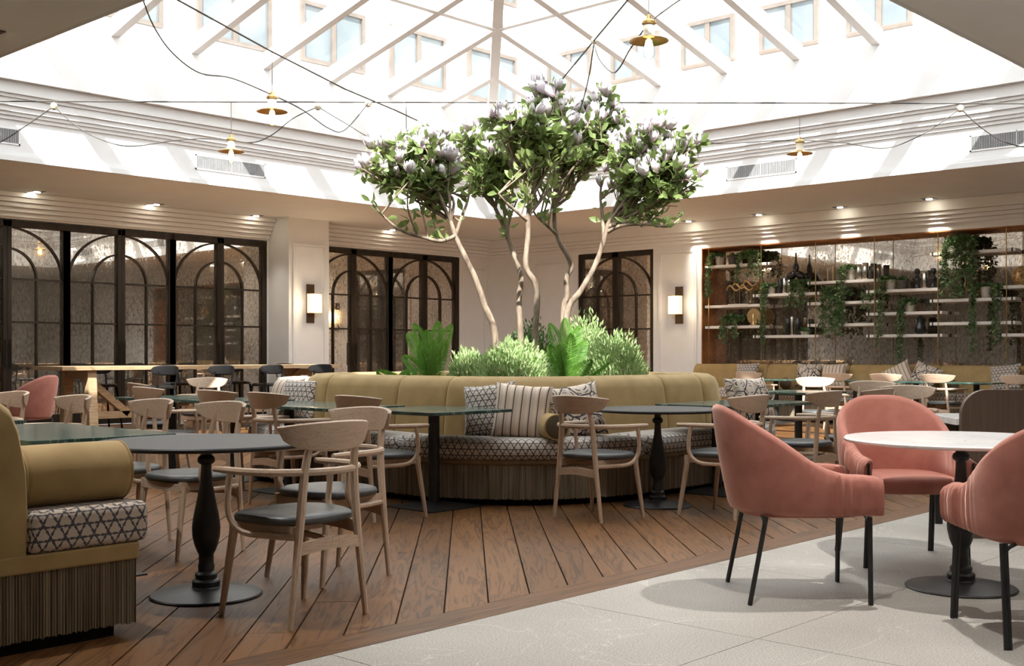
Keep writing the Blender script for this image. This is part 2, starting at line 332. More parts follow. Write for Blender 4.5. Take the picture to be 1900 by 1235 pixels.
# ================================================================== STRUCTURE
EDGE = 14.60                                   # wood / stone border line (x)
XMAX, YMIN = 22.6, -23.2
def clip(poly, a, b, c):                       # keep a*x+b*y<=c
    out = []
    for i in range(len(poly)):
        p, q = poly[i], poly[(i+1) % len(poly)]; dp = a*p[0]+b*p[1]-c; dq = a*q[0]+b*q[1]-c
        if dp <= 0: out.append(p)
        if dp*dq < 0: t = dp/(dp-dq); out.append((p[0]+(q[0]-p[0])*t, p[1]+(q[1]-p[1])*t))
    return out
floor = struct(ob('floor', MB().box((-.2,YMIN,-.12),(XMAX,.2,-.02)), UNDER))
PW = .205; BORD = .20
q = math.sqrt(.5)                              # planks run along (-1,1)
for i in range(-20, 170):
    off = -26.6+i*PW                           # strip coordinate s=(x+y)/sqrt2
    s0, s1 = off+.004, off+PW-.004
    base = 0
    cuts = [-34+R.random()*4]
    while cuts[-1] < 4: cuts.append(cuts[-1]+4.2+R.random()*2.2)
    for a, b in zip(cuts[:-1], cuts[1:]):
        a += .0015; b -= .0015
        sx = lambda s, t: ((s-t)*q+0, (s+t)*q)  # t along (-1,1)
        poly = [sx(s0,a),sx(s1,a),sx(s1,b),sx(s0,b)]
        for pl in ((1,0,EDGE-BORD-.004),(-1,0,0),(0,1,0),(0,-1,-YMIN)): poly = clip(poly, *pl) if poly else poly
        if len(poly) < 3: continue
        ar = sum(poly[k][0]*poly[(k+1) % len(poly)][1]-poly[(k+1) % len(poly)][0]*poly[k][1] for k in range(len(poly)))/2
        if abs(ar) < .01: continue
        cxy = (sum(p[0] for p in poly)/len(poly), sum(p[1] for p in poly)/len(poly))
        rel = Vector((cxy[0], cxy[1], 0))-CAM; dep = rel.dot(FW); lat = rel.dot(RT)
        if dep < 2 or abs(lat) > dep*.62+1.6: continue
        rz = math.radians(135); ca, sa = math.cos(-rz), math.sin(-rz)
        loc = [((p[0]-cxy[0])*ca-(p[1]-cxy[1])*sa, (p[0]-cxy[0])*sa+(p[1]-cxy[1])*ca) for p in poly]
        o = ob('plank', MB().prism(loc, -.02, 0+R.uniform(-.0006,.0006)), FLOORW, floor, sharp=0); o.location = (cxy[0], cxy[1], 0); o.rotation_euler = (0,0,rz)
o = ob('border_plank', MB().box((-5.6,-BORD/2,-.02),(5.6,BORD/2,.001)), FLOORW, floor, sharp=0); o.location = (EDGE-BORD/2, YMIN+5.8, 0); o.rotation_euler = (0,0,PI/2)
o2 = ob('border_plank', o.data, None, floor); o2.location = (EDGE-BORD/2, YMIN+17.0, 0); o2.rotation_euler = (0,0,PI/2)
ob('grout_bed', MB().box((EDGE,YMIN,-.02),(XMAX,0,-.004)), GROUT, floor, sharp=0)
xj = [EDGE, 15.69]+[15.69+1.35*k for k in range(1,6)]; yj = [-14.65+1.35*k for k in range(-6, 11)]
for a, b in zip(xj[:-1], xj[1:]):
    for c, d in zip(yj[:-1], yj[1:]):
        o = ob('stone_tile', MB().box((-(b-a)/2+.002, -(d-c)/2+.002, -.015), ((b-a)/2-.002, (d-c)/2-.002, 0)), STONE, floor, sharp=0)
        o.location = ((a+b)/2, (c+d)/2, R.uniform(-.0004,.0004))
# --- ceiling with the light-well opening
OX0, OX1, OY0, OY1 = 3.06, 14.58, -14.58, -3.06
m = MB().box((-.2,OY1,CEIL),(XMAX,.6,CEIL+.05)).box((-.2,YMIN,CEIL),(XMAX,OY0,CEIL+.05)).box((-.2,OY0,CEIL),(OX0,OY1,CEIL+.05)).box((OX1,OY0,CEIL),(XMAX,OY1,CEIL+.05))
struct(ob('ceiling', m, CEILM, sharp=0))
def ring(m, z0, z1, off, th=.35):
    a, b, c, d = OX0+off, OX1-off, OY0+off, OY1-off
    m.box((a-th,c-th,z0),(a,d+th,z1)).box((b,c-th,z0),(b+th,d+th,z1)).box((a,d,z0),(b,d+th,z1)).box((a,c-th,z0),(b,c,z1))
m = MB()
for z0, z1, off in ((CEIL-.0,3.765,.05),(3.765,3.805,.025),(3.805,4.235,0),(4.235,4.285,.03),(4.285,4.33,.06),(4.33,4.40,.09),(4.40,4.50,.125),(4.50,4.545,.155),(4.545,4.70,.195),(4.70,5.65,.29)):
    ring(m, z0+.0005, z1, off, .35+off)
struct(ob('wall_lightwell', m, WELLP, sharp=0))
# --- skylight: pyramid roof of white rafters and glass panes
sky = struct(empty('window_1')); SX, SY, SP, ZE, SLP = 3.35, -3.35, 1.247, 5.65, .25
LW = SP*9; XC, YC = SX+LW/2, SY-LW/2
def rot4(k, u, d, z):                          # u along eave from a corner, d inwards
    if k == 0: return (SX+d, SY-u, z)
    if k == 1: return (SX+u, SY-d, z)
    if k == 2: return (SX+LW-d, SY-u, z)
    return (SX+u, SY-LW+d, z)
for k in range(4):
    for j in range(1, 9):
        dd = min(j, 9-j)*SP
        ob('rafter', MB().beam(rot4(k,j*SP,-.06,ZE-.005-SLP*.06), rot4(k,j*SP,dd,ZE-.005+SLP*dd), .12, .24), BEAMW, sky, sharp=0)
    pd = 2*SP
    ob('purlin', MB().beam(rot4(k,pd,pd,ZE-.02+SLP*pd), rot4(k,LW-pd,pd,ZE-.02+SLP*pd), .11, .2), BEAMW, sky, sharp=0)
    for j in range(9):
        u0, u1 = j*SP+.06, (j+1)*SP-.06; h0, h1 = min(j*SP, LW-j*SP), min((j+1)*SP, LW-(j+1)*SP)
        z = lambda d: ZE+.10+SLP*d
        if j == 4: vs_ = [(u0,0),(u1,0),(u1,h1),(LW/2,LW/2),(u0,h0)]
        elif h0 < 1e-6: vs_ = [(u0,0),(u1,0),(u1,h1)]
        elif h1 < 1e-6: vs_ = [(u0,0),(u1,0),(u0,h0)]
        else: vs_ = [(u0,0),(u1,0),(u1,h1),(u0,h0)]
        ob('pane', MB().add([rot4(k,u,d,z(d)) for u, d in vs_], [tuple(range(len(vs_)))]), GLASS, sky, sharp=0)
for cx, cy in ((SX,SY),(SX+LW,SY),(SX,SY-LW),(SX+LW,SY-LW)):
    ob('hip_rafter', MB().beam((cx,cy,ZE+.0),(XC,YC,ZE+SLP*LW/2+.0), .15, .26), BEAMW, sky, sharp=0)
ob('centre_boss', MB().lathe([(.16,-.2),(.2,-.1),(.2,.12),(.12,.18)], 16, (XC,YC,ZE+SLP*LW/2)), BEAMW, sky)
# --- courtyard facades above the glass roof
FX, FY = 1.05, .126
for nm, left in (('wall_facade_left', True), ('wall_facade_right', False)):
    m = MB().box((FX-.4,-24,CEIL+.25),(FX,FY,17)) if left else MB().box((FX,FY,CEIL+.25),(24,FY+.4,17))
    fa = struct(ob(nm, m, FACADE, sharp=0))
    for row, (z0, z1) in enumerate(((6.49,7.60),(8.69,10.1),(11.3,12.7))):
        for k in range(-1, 8):
            if left: a0 = -2.258*S-2.137*k-1.49; wd = 1.49
            else: a0 = 4.948*S+1.735*(k-2); wd = 1.19; z0_ = z0+.2
            zb = z0 if left else z0+.22
            def bx(mm, u0, u1, za, zb_, t0, t1):
                if left: mm.box((FX+t0,u0,za),(FX+t1,u1,zb_))
                else: mm.box((u0,FY-t1,za),(u1,FY-t0,zb_))
            if left and a0+wd > FY-.1 or (not left and a0 < FX+.1): continue
            fm = MB(); t = .075
            bx(fm,a0,a0+wd,z1-t,z1,0,.07); bx(fm,a0,a0+wd,zb,zb+t,0,.07); bx(fm,a0,a0+t,zb+t,z1-t,0,.07); bx(fm,a0+wd-t,a0+wd,zb+t,z1-t,0,.07); bx(fm,a0+wd/2-.05,a0+wd/2+.05,zb+t,z1-t,0,.06)
            fr = ob('window', fm, WFRAME, fa, sharp=0)
            for h in (0,1):
                pm = MB(); bx(pm,a0+t+h*(wd/2-.025),a0+wd/2-.05+h*(wd/2-.025),zb+t,z1-t,.004,.02); ob('pane', pm, WPANE, fr, sharp=0)
# --- walls
m = MB()
m.box((-.5,YMIN,0),(-.1,.5,CEIL)).box((-.1,YMIN,3.30),(0,.5,CEIL)).box((-.1,-.885,0),(0,.5,3.30)).box((-.1,-5.95,0),(.0,-5.0,3.3)).box((-.1,YMIN,0),(0,-14.85,3.3))
struct(ob('wall_left', m, PAINT, sharp=0))
col = struct(ob('wall_column', MB().box((0,-5.93,0),(.64,-5.0,CEIL)), PAINT, sharp=0))
m = MB(); RX0, RX1, RZ0, RZ1 = 5.70, 14.2, .85, 3.20; DX0, DX1, DZ = 2.626, 4.566, 3.26
m.box((-.1,.45,0),(XMAX,.6,CEIL)).box((0,0,0),(DX0,.45,CEIL)).box((DX0,0,DZ),(DX1,.45,CEIL)).box((DX0,.1,0),(DX1,.45,DZ)).box((DX1,0,0),(RX0,.45,CEIL)).box((RX0,0,RZ1),(RX1,.45,CEIL)).box((RX0,0,0),(RX1,.45,RZ0)).box((RX1,0,0),(XMAX,.45,CEIL))
struct(ob('wall_right', m, PAINT, sharp=0))
wf = struct(ob('wall_near_right', MB().box((XMAX,YMIN,0),(XMAX+.3,.6,CEIL)), PAINT, sharp=0))
wn = struct(ob('wall_near_left', MB().box((-.5,YMIN-.3,0),(XMAX+.3,YMIN,CEIL)), PAINT, sharp=0))
# crown mouldings: stepped bands under the ceiling
m = MB()
for k in range(5):
    z1 = CEIL-.005-.073*k; z0 = z1-.068; pr = .26-.05*k
    m.box((0,YMIN,z0),(pr,-5.935,z1)).box((0,-4.995,z0),(pr,0,z1))
struct(ob('trim_1', m, PAINT, sharp=0))
m = MB()
for z0, z1, pr in ((CEIL-.18,CEIL-.005,.17),(CEIL-.25,CEIL-.185,.13),(CEIL-.315,CEIL-.255,.09),(CEIL-.38,CEIL-.32,.05)):
    m.box((.0,-pr,z0),(XMAX,0,z1))
struct(ob('trim_2', m, PAINT, sharp=0))
# raised panel mouldings
def panel_x(x, y0, y1, z0, z1, t=.035, d=.02):
    m = MB()
    for a, b, c, e in ((y0,y1,z1-t,z1),(y0,y1,z0,z0+t),(y0,y0+t,z0+t,z1-t),(y1-t,y1,z0+t,z1-t)): m.box((x,a,c),(x+d,b,e))
    i = t+.012
    for a, b, c, e in ((y0+i,y1-i,z1-i-.012,z1-i),(y0+i,y1-i,z0+i,z0+i+.012),(y0+i,y0+i+.012,z0+i,z1-i),(y1-i-.012,y1-i,z0+i,z1-i)): m.box((x,a,c),(x+d*.5,b,e))
    return m
def panel_y(y, x0, x1, z0, z1):
    m = panel_x(0, x0, x1, z0, z1); m.v = [(b, y-a, c) for a, b, c in m.v]; return m
struct(ob('trim_3', panel_x(.64,-5.84,-5.09,.5,3.22), PAINT, sharp=0))
struct(ob('trim_4', panel_y(0,4.70,5.60,.5,3.18), PAINT, sharp=0))
struct(ob('trim_5', panel_y(0,1.45,2.45,.5,3.15), PAINT, sharp=0))
struct(ob('trim_6', panel_x(0,-.80,-.08,.5,3.1), PAINT, sharp=0))
for i_, (a, b) in enumerate((((0,YMIN,0),(.02,-14.86,.12)),((0,-.88,0),(.02,0,.12)),((0,-.02,0),(DX0,0,.12)),((DX1,-.02,0),(RX0,0,.12)))):
    struct(ob('baseboard_%d' % (i_+1), MB().box(a,b), PAINT, sharp=0))
# --- mirrored double doors with arched glazing bars
def arch_path(c, r, zs, z0, x, n=20, part=None):
    pts = [(x, c-r, z0)]+[(x, c-r*math.cos(PI*k/n), zs+r*math.sin(PI*k/n)) for k in range(n+1)]+[(x, c+r, z0)]
    return pts
def door_pair(parent, c, hw, ztop, place_):
    """local frame: (out, along, z)"""
    f = MB(); s = .062
    for a in (c-hw, c+hw): f.box((0,a-s,0),(.07,a+s,ztop))
    ob('stile', place_(f), BRONZE, parent, sharp=0)
    f = MB().box((.0,c-s-.005,0),(.075,c-.003,ztop)).box((.0,c+.003,0),(.075,c+s+.005,ztop)); ob('meeting_stile', place_(f), BRONZE, parent, sharp=0)
    ob('head_rail', place_(MB().box((0,c-hw,ztop-.10),(.075,c+hw,ztop))), BRONZE, parent, sharp=0)
    ob('bottom_rail', place_(MB().box((0,c-hw,0),(.07,c+hw,.2))), BRONZE, parent, sharp=0)
    zs = 2.36; rb = hw-s+.01
    rb_z = (ztop-.10-zs)/rb
    for r, hz in ((rb, rb_z), (.49, 1)):
        pts = [(.03, c-r*math.cos(PI*k/24), zs+r*hz*math.sin(PI*k/24)) for k in range(25)]
        if r < .6: pts = [(.03,c-r,.2)]+pts+[(.03,c+r,.2)]
        mm = MB()
        for p, q_ in zip(pts[:-1], pts[1:]): mm.beam(p, q_, .028, .032, (1,0,0))
        ob('arched_bar', place_(mm), BRONZE, parent, sharp=0)
    for z in (zs, 1.68): ob('glazing_bar', place_(MB().box((.015,c-hw,z-.015),(.045,c+hw,z+.015))), BRONZE, parent, sharp=0)
    for sg in (-1, 1):
        ob('mirror_pane', place_(MB().box((-.004,min(c,c+sg*hw),.0),(.012,max(c,c+sg*hw),ztop))), MIRROR, parent, sharp=0)
        h = MB().tube([(.115,c+sg*.04,.95),(.115,c+sg*.04,1.4)], .012).tube([(.06,c+sg*.04,1.0),(.115,c+sg*.04,1.0)], .008).tube([(.06,c+sg*.04,1.35),(.115,c+sg*.04,1.35)], .008)
        ob('pull_handle', place_(h), BRONZE, parent)
dno = 0
def pl_left(m): m.v = [(a-.09, b, c) for a, b, c in m.v]; return m
def pl_right(m): m.v = [(b, .095-a, c) for a, b, c in m.v]; return m
for c, hw in ((-12.79,.975),(-10.83,.975),(-8.895,.965),(-6.95,.965),(-3.85,.97),(-1.90,.965)):
    dno += 1; d = struct(empty('door_%d' % dno)); door_pair(d, c, hw, 3.28, pl_left)
dno += 1; d = struct(empty('door_%d' % dno)); door_pair(d, (DX0+DX1)/2, (DX1-DX0)/2-.03, DZ-.01, pl_right)
# dark timber doors and a screen on the near walls (seen in the mirrors)
def pl_nr(m): m.v = [(XMAX+.0-a, b, c) for a, b, c in m.v]; return m
def pl_nl(m): m.v = [(b, YMIN+a, c) for a, b, c in m.v]; return m
for c in (-3.2,-6.9,-15.5):
    dno += 1; d = struct(empty('door_%d' % dno)); door_pair(d, c, .97, 3.2, pl_nr)
for c in (4.2,8.1,15.1):
    dno += 1; d = struct(empty('door_%d' % dno)); door_pair(d, c, .97, 3.2, pl_nl)
tv = tag(empty('screen', (XMAX-.004, -10.4, 1.0)), 'large black wall screen seen in the arched mirror doors', 'screen')
ob('panel', MB().box((-.06,-1.5,0),(0,1.5,1.75)), SCREEN, tv, sharp=0); ob('bezel', MB().box((-.03,-1.54,-.04),(-.0,1.54,1.79)), BLACKM, tv, sharp=0)
# --- display niche in the right wall
ni = struct(empty('trim_7'))
ob('niche_jamb', MB().box((RX0,0.002,RZ0),(RX0+.02,.44,RZ1)), CORTEN, ni, sharp=0); ob('niche_jamb', MB().box((RX1-.02,.002,RZ0),(RX1,.44,RZ1)), CORTEN, ni, sharp=0)
ob('niche_head', MB().box((RX0+.02,.002,RZ1-.02),(RX1-.02,.44,RZ1)), CORTEN, ni, sharp=0); ob('niche_sill', MB().box((RX0+.02,.002,RZ0),(RX1-.02,.44,RZ0+.02)), CORTEN, ni, sharp=0)
ob('mirror_back', MB().box((RX0+.02,.42,RZ0+.02),(RX1-.02,.44,RZ1-.02)), MIRROR, ni, sharp=0)
# ================================================================== FURNITURE PROTOTYPES
def superloop(hw, hd, n=40, e=2.6, taper=0., z=0., cx=0., cy=0.):
    out = []
    for k in range(n):
        a = 2*PI*k/n; c, s_ = math.cos(a), math.sin(a)
        x = hw*math.copysign(abs(c)**(2/e), c); y = hd*math.copysign(abs(s_)**(2/e), s_)
        out.append((cx+x*(1+taper*y/hd), cy+y, z))
    return out
def smooth(a, b, t): t = max(0, min(1, (t-a)/(b-a))); return t*t*(3-2*t)
def bez(pts, n=6):                              # Catmull-Rom through points
    P_ = [Vector(p) for p in pts]; out = []
    for i in range(len(P_)-1):
        p0, p1, p2, p3 = P_[max(i-1,0)], P_[i], P_[i+1], P_[min(i+2,len(P_)-1)]
        for k in range(n):
            t = k/n; out.append(.5*((2*p1)+(p2-p0)*t+(2*p0-5*p1+4*p2-p3)*t*t+(3*p1-p0-3*p2+p3)*t**3))
    return out+[P_[-1]]
# ---- ash dining chair (faces +Y)
CH = []
for sg in (-1, 1):
    CH.append(('leg', MB().tube(bez([(sg*.215,-.235,0),(sg*.165,-.235,.40),(sg*.140,-.240,.66),(sg*.125,-.272,.82)],4), [.0125,.0140,.0155,.017,.0185,.0195,.0195,.0195,.0190,.018,.0165,.015,.012][:13], 8).mesh('leg'), ASH))
    CH.append(('leg', MB().tube([(sg*.235,.225,0),(sg*.225,.205,.14),(sg*.205,.165,.415)], [.0125,.0165,.020], 8).mesh('leg'), ASH))
    CH.append(('arm_post', MB().tube(bez([(sg*.288,.085,.655),(sg*.290,.100,.55),(sg*.280,.098,.455),(sg*.255,.035,.395),(sg*.205,-.10,.385),(sg*.17,-.22,.385)],4), .0145, 8).mesh('arm_post'), ASH))
    CH.append(('side_rail', MB().beam((sg*.205,.19,.412),(sg*.16,-.235,.405), .026, .05).mesh('side_rail'), ASH))
rp = [(.288,.20,.662),(.288,.10,.662),(.286,.0,.663)]+[(.286*math.cos(a), -.275*math.sin(a), .664) for a in [PI*k/14 for k in range(1,14)]]+[(-.286,.0,.663),(-.288,.10,.662),(-.288,.20,.662)]
CH.append(('arm_rail', MB().tube(rp, [.013]+[.0165]*(len(rp)-2)+[.013], 8).mesh('arm_rail'), ASHX))
CH.append(('front_rail', MB().beam((-.2,.178,.405),(.2,.178,.405), .022, .045).mesh('front_rail'), ASHX))
m = MB(); st = bez([(-.172,-.236,.335),(0,-.25,.35),(.172,-.236,.335)],5)
for p, q_ in zip(st[:-1], st[1:]): m.beam(p, q_, .02, .052)
CH.append(('back_stretcher', m.mesh('back_stretcher'), ASHX))
CH.append(('cross_stretcher', MB().beam((-.19,.04,.375),(.19,.04,.375),.018,.022).beam((0,.17,.385),(0,-.24,.36),.018,.022).mesh('cross_stretcher'), ASHX))
rows = []
for k in range(25):
    s_ = -1+2*k/24; a = s_*.86; x, y = .31*math.sin(a), -.31*math.cos(a)+.02
    nx, ny = math.sin(a), -math.cos(a); e = math.sqrt(max(0, 1-abs(s_)**2.3))
    zt = .885-.022*s_*s_; zb = zt-.012-.122*e; th = .006+.008*e; zm = (zt+zb)/2
    lean = lambda z: (z-.74)*.22
    rows.append([(x+nx*(o_+lean(z)), y+ny*(o_+lean(z)), z) for o_, z in ((th,zb+.006),(th*1.15,zm),(th*.9,zt-.006),(0,zt),(-th*.9,zt-.006),(-th*1.15,zm),(-th,zb+.006),(0,zb))])
CH.append(('backrest', MB().loft(rows).mesh('backrest'), ASHX))
rings = [superloop(.245-i, .225-i, 36, 2.9, .09, z, 0, -.01) for i, z in ((.03,.428),(.004,.436),(0,.452),(.008,.466),(.03,.474),(.10,.470),(.18,.464))]
CH.append(('seat', MB().loft(rings).mesh('seat', 60), LEATHER))
# ---- coral armchair (faces +Y)
PK = []
NT = 150; cols = []
for k in range(NT+1):
    t = -1+2*k/NT; at = abs(t); sg = 1 if t >= 0 else -1
    if at < .60:
        a = t/.60*PI/2; x, y = .315*math.sin(a), -.315*math.cos(a)-.005; nx, ny = math.sin(a), -math.cos(a)
    else:
        x, y = sg*(.315-.012*(at-.6)/.4), -.005+(at-.6)/.4*.345; nx, ny = sg, 0
    ht = .925-(.315)*smooth(.05,.84,at)-.01*smooth(.85,1,at); back = 1-smooth(.25,.7,at)
    pl = .0075*smooth(.5,.7,at)*(math.sin(t*95+2.2*math.sin(t*23))+.6*math.sin(t*151))
    zb = .415; th = .062-.012*back; rows = []
    end = smooth(.955,1.,at); th *= (1-.35*end)
    H_ = ht-.015*end
    lean = lambda z: .085*back*((z-zb)/.5)**1.1+.012*math.sin(PI*min(1,(z-zb)/(ht-zb)))
    def pt(o_, z, p_=0): return (x+nx*(o_+lean(z)+p_), y+ny*(o_+lean(z)+p_), z)
    cols.append([pt(-.03,zb), pt(-.006,zb+.008,pl*.3), pt(0,zb+.03,pl), pt(0,zb+(H_-zb)*.3,pl), pt(0,zb+(H_-zb)*.62,pl), pt(0,H_-.03,pl), pt(-.008,H_-.010,pl*.7), pt(-th*.5,H_), pt(-th+.008,H_-.010), pt(-th,H_-.03,-pl*.4), pt(-th,zb+(H_-zb)*.5), pt(-th+.0,zb+.03)])
PK.append(('shell', MB().loft(cols).mesh('shell', 55), PINK))
rings = [superloop(.275-i, .295-i, 40, 3., 0, z, 0, .01) for i, z in ((.03,.400),(.005,.405),(0,.43),(.0,.462),(.012,.482),(.05,.492),(.14,.496))]
PK.append(('seat', MB().loft(rings).mesh('seat', 60), PINK))
for sg in (-1, 1):
    for yy, ft in ((.285,.285),(-.20,-.28)):
        m = MB().tube([(sg*.285,ft,0),(sg*.27,yy,.41)], .0105, 8).tube([(sg*.269,ft,0),(sg*.254,yy,.41)], .009, 8)
        yk = ft+(yy-ft)*.82; m.tube(bez([(sg*.262,yk,.335),(sg*.252,yk+(yy-yk)*.5,.385),(sg*.215,yy-.01,.41)],4), .008, 8); PK.append(('leg', m.mesh('leg'), BLACKM))
    PK.append(('arm_slot', MB().box((sg*.285-.006,.333,.455),(sg*.285+.006,.3445,.575)).mesh('arm_slot'), BLACKM))
# ---- tables
BAL = [(.265,.0),(.268,.006),(.262,.012),(.15,.030),(.07,.040),(.066,.045),(.068,.07),(.062,.078),(.052,.082),(.054,.105),(.048,.112),(.038,.118),(.040,.145),(.036,.155),(.036,.20),(.044,.215),(.056,.245),(.066,.29),(.068,.33),(.062,.38),(.050,.44),(.038,.50),(.029,.555),(.025,.61),(.0245,.635),(.036,.642),(.042,.652),(.042,.664),(.036,.674),(.026,.682),(.026,.72),(.05,.73)]
def round_table(loc, r, mat, label):
    e = tag(empty('round_table', loc), label, 'table')
    ob('base', MB().lathe(BAL[:5], 48), BLACKM, e); ob('stem', MB().lathe(BAL[4:], 28), BLACKM, e)
    ob('table_top', MB().lathe([(r-.02,.728),(r-.006,.731),(r,.738),(r,.744),(r-.006,.75),(.02,.7505)], 96), mat, e, 25); return e
def sq_table(loc, lx, ly, label, group=None):
    e = tag(empty('marble_table', loc), label, 'table', group); c = .012
    t = MB(); poly = [(-lx/2+c,-ly/2),(lx/2-c,-ly/2),(lx/2,-ly/2+c),(lx/2,ly/2-c),(lx/2-c,ly/2),(-lx/2+c,ly/2),(-lx/2,ly/2-c),(-lx/2,-ly/2+c)]
    ob('table_top', t.prism(poly,.725,.75), GREENM, e, 25, bevel=.003)
    xs = [0] if max(lx,ly) < 1.1 else [-.35,.35]
    for s_ in xs:
        ox, oy = (s_,0) if lx >= ly else (0,s_)
        ob('stem', MB().lathe([(.044,.03),(.044,.715)], 20, (ox,oy,0)), BLACKM, e)
        ob('base', MB().add([(ox+a*.27,oy+b*.27,0) for a,b in ((-1,-1),(1,-1),(1,1),(-1,1))]+[(ox+a*.27,oy+b*.27,.008) for a,b in ((-1,-1),(1,-1),(1,1),(-1,1))]+[(ox+a*.045,oy+b*.045,.035) for a,b in ((-1,-1),(1,-1),(1,1),(-1,1))],
            [(3,2,1,0)]+[(i,(i+1)%4,4+(i+1)%4,4+i) for i in range(4)]+[(4+i,4+(i+1)%4,8+(i+1)%4,8+i) for i in range(4)]+[(8,9,10,11)]), BLACKM, e, 0)
        ob('bracket', MB().box((ox-.16,oy-.16,.712),(ox+.16,oy+.16,.724)), BLACKM, e, 0)
    return e
# ---- cushions
def pillow(wd, ht, th, n=14, seed=0):
    rr = random.Random(seed); m = MB(); uv = []; rows = []
    def z_(u, v): return th/2*(max(0,1-u**4)**.6)*(max(0,1-v**4)**.6)
    idx = {}
    for side in (1, -1):
        for i in range(n+1):
            for j in range(n+1):
                u, v = -1+2*i/n, -1+2*j/n; edge = i in (0,n) or j in (0,n)
                if side == -1 and edge: idx[(side,i,j)] = idx[(1,i,j)]; continue
                k = 1-.075*(1-abs(v)**3)*abs(u)**2; l = 1-.075*(1-abs(u)**3)*abs(v)**2
                wr = .006*math.sin(u*9+seed)*abs(v)**2+.006*math.sin(v*8+seed*2)*abs(u)**2
                idx[(side,i,j)] = len(m.v); m.v.append((u*wd/2*k, v*ht/2*l, side*z_(u,v)+wr)); uv.append((u*wd/2, v*ht/2))
    for side in (1, -1):
        for i in range(n):
            for j in range(n):
                f = [idx[(side,i,j)], idx[(side,i+1,j)], idx[(side,i+1,j+1)], idx[(side,i,j+1)]]
                m.f.append(tuple(f if side == 1 else f[::-1]))
    m.uv = uv; return m
def cushion(loc, face, lean, mat, label, wd=.46, ht=.46, th=.17, roll=0, seed=0):
    """face: heading (rad) the front looks to; loc: centre"""
    o = ob('throw_cushion', pillow(wd,ht,th,14,seed), mat, None, 80); tag(o, label, 'cushion')
    f = Vector((math.cos(face), math.sin(face), 0)); z = (f*math.cos(lean)+UP*math.sin(lean)).normalized(); x = UP.cross(f).normalized(); y = z.cross(x)
    M = Matrix((x,y,z)).transposed().to_4x4() @ Matrix.Rotation(roll, 4, 'Z'); M.translation = Vector(loc); o.matrix_world = M; return o
def bolster(loc, heading, r, ln, label):
    e = tag(empty('bolster', loc, heading), label, 'bolster')
    pr = [(r-.012,-ln/2+.0),(r-.002,-ln/2+.008),(r,-ln/2+.03),(r*1.01,0),(r,ln/2-.03),(r-.002,ln/2-.008),(r-.012,ln/2)]
    c = MB().lathe(pr, 36, cap=False); c.v = [(z,y,x+r) for x,y,z in c.v]; ob('cover', c, MUST, e, 60)
    for sg in (-1,1):
        d = MB().lathe([(r-.012,0),(r-.02,.004),(.01,.008)],36); d.v = [(sg*(z+ln/2),y,x+r) for x,y,z in d.v]; ob('end_disc', d, MUST if sg < 0 else MUSTD, e, 60)
        p = MB().tube([(sg*(ln/2-.004), (r-.004)*math.cos(2*PI*k/36), r+(r-.004)*math.sin(2*PI*k/36)) for k in range(37)], .006, 6); ob('piping', p, MUST, e)
    return e
def fringe_mesh(pts, z0, z1, pitch=.011):
    """corrugated curtain of threads along a closed or open xy path"""
    m = MB(); s = 0; out = []
    for (p, n_) in pts: out.append((p, n_))
    rows0 = []; 
    for i, (p, n_) in enumerate(out):
        d = .007*(i % 2)-.002*R.random(); zb = z0+R.uniform(0,.012)
        rows0.append([(p[0]+n_[0]*d,p[1]+n_[1]*d,zb),(p[0]+n_[0]*d,p[1]+n_[1]*d,z1)])
    m.grid(rows0); return m
# ================================================================== CENTRAL PLANTER BANQUETTE
PC = P(.01, 11.5)
def rr_path(h, r, step):
    """rounded square, half size h, radius r, returns list of (xy, normal, s)"""
    out = []; s = 0
    cs = [(1,-1,-90),(1,1,0),(-1,1,90),(-1,-1,180)]
    for (sx, sy, a0) in cs:
        c = (sx*(h-r), sy*(h-r)); n = max(3, int(r*PI/2/step))
        for k in range(n+1):
            a = math.radians(a0+90*k/n); out.append(((c[0]+r*math.cos(a), c[1]+r*math.sin(a)), (math.cos(a), math.sin(a))))
        # straight to next corner
        a = math.radians(a0+90); nxt = cs[(cs.index((sx,sy,a0))+1) % 4]; e = (nxt[0]*(h-r)+r*math.cos(a), nxt[1]*(h-r)+r*math.sin(a)); b = out[-1][0]
        ln = math.hypot(e[0]-b[0], e[1]-b[1]); n2 = max(1, int(ln/step))
        for k in range(1, n2): out.append(((b[0]+(e[0]-b[0])*k/n2, b[1]+(e[1]-b[1])*k/n2), (math.cos(a), math.sin(a))))
    return out
HB = 1.5; RC = .9
planter = tag(empty('planter_banquette', PC), 'mustard velvet banquette wrapped around the central flowering planter', 'banquette')
base_pts = rr_path(HB+.70, RC+.5, .006); base_pts.append(base_pts[0])
stuff(ob('fringe', fringe_mesh(base_pts,.045,.315), FRINGE, planter, 0))
def sweep(h, r, prof, step=.06, i0=None, i1=None):
    pts = rr_path(h, r, step); pts.append(pts[0]); rows = []; uv = []; s = 0; last = None
    plen = [0]
    for a, b in zip(prof[:-1], prof[1:]): plen.append(plen[-1]+math.hypot(a[0]-b[0],a[1]-b[1]))
    for p, n_ in pts:
        if last: s += math.hypot(p[0]-last[0], p[1]-last[1])
        last = p; rows.append([(p[0]+n_[0]*o_, p[1]+n_[1]*o_, z) for o_, z in prof]); uv += [(s, q_) for q_ in plen]
    m = MB().grid(rows); m.uv = uv; return m
ob('plinth', sweep(HB+.62, RC+.42, [(0,0),(0,.31)]), BLACKW, planter, 30)
ob('seat_trim', sweep(HB+.70, RC+.5, [(-.3,.31),(.008,.312),(.016,.325),(.012,.352),(-.3,.354)]), TRIM, planter, 40)
ob('planter_wall', sweep(HB, RC-.2, [(0,0),(0,.93),(-.06,.93),(-.06,.6)]), MUST, planter, 30)
ob('soil', MB().prism([p for p, n_ in rr_path(HB-.02, RC-.22, .15)], .78, .82), SOIL, planter, 0)
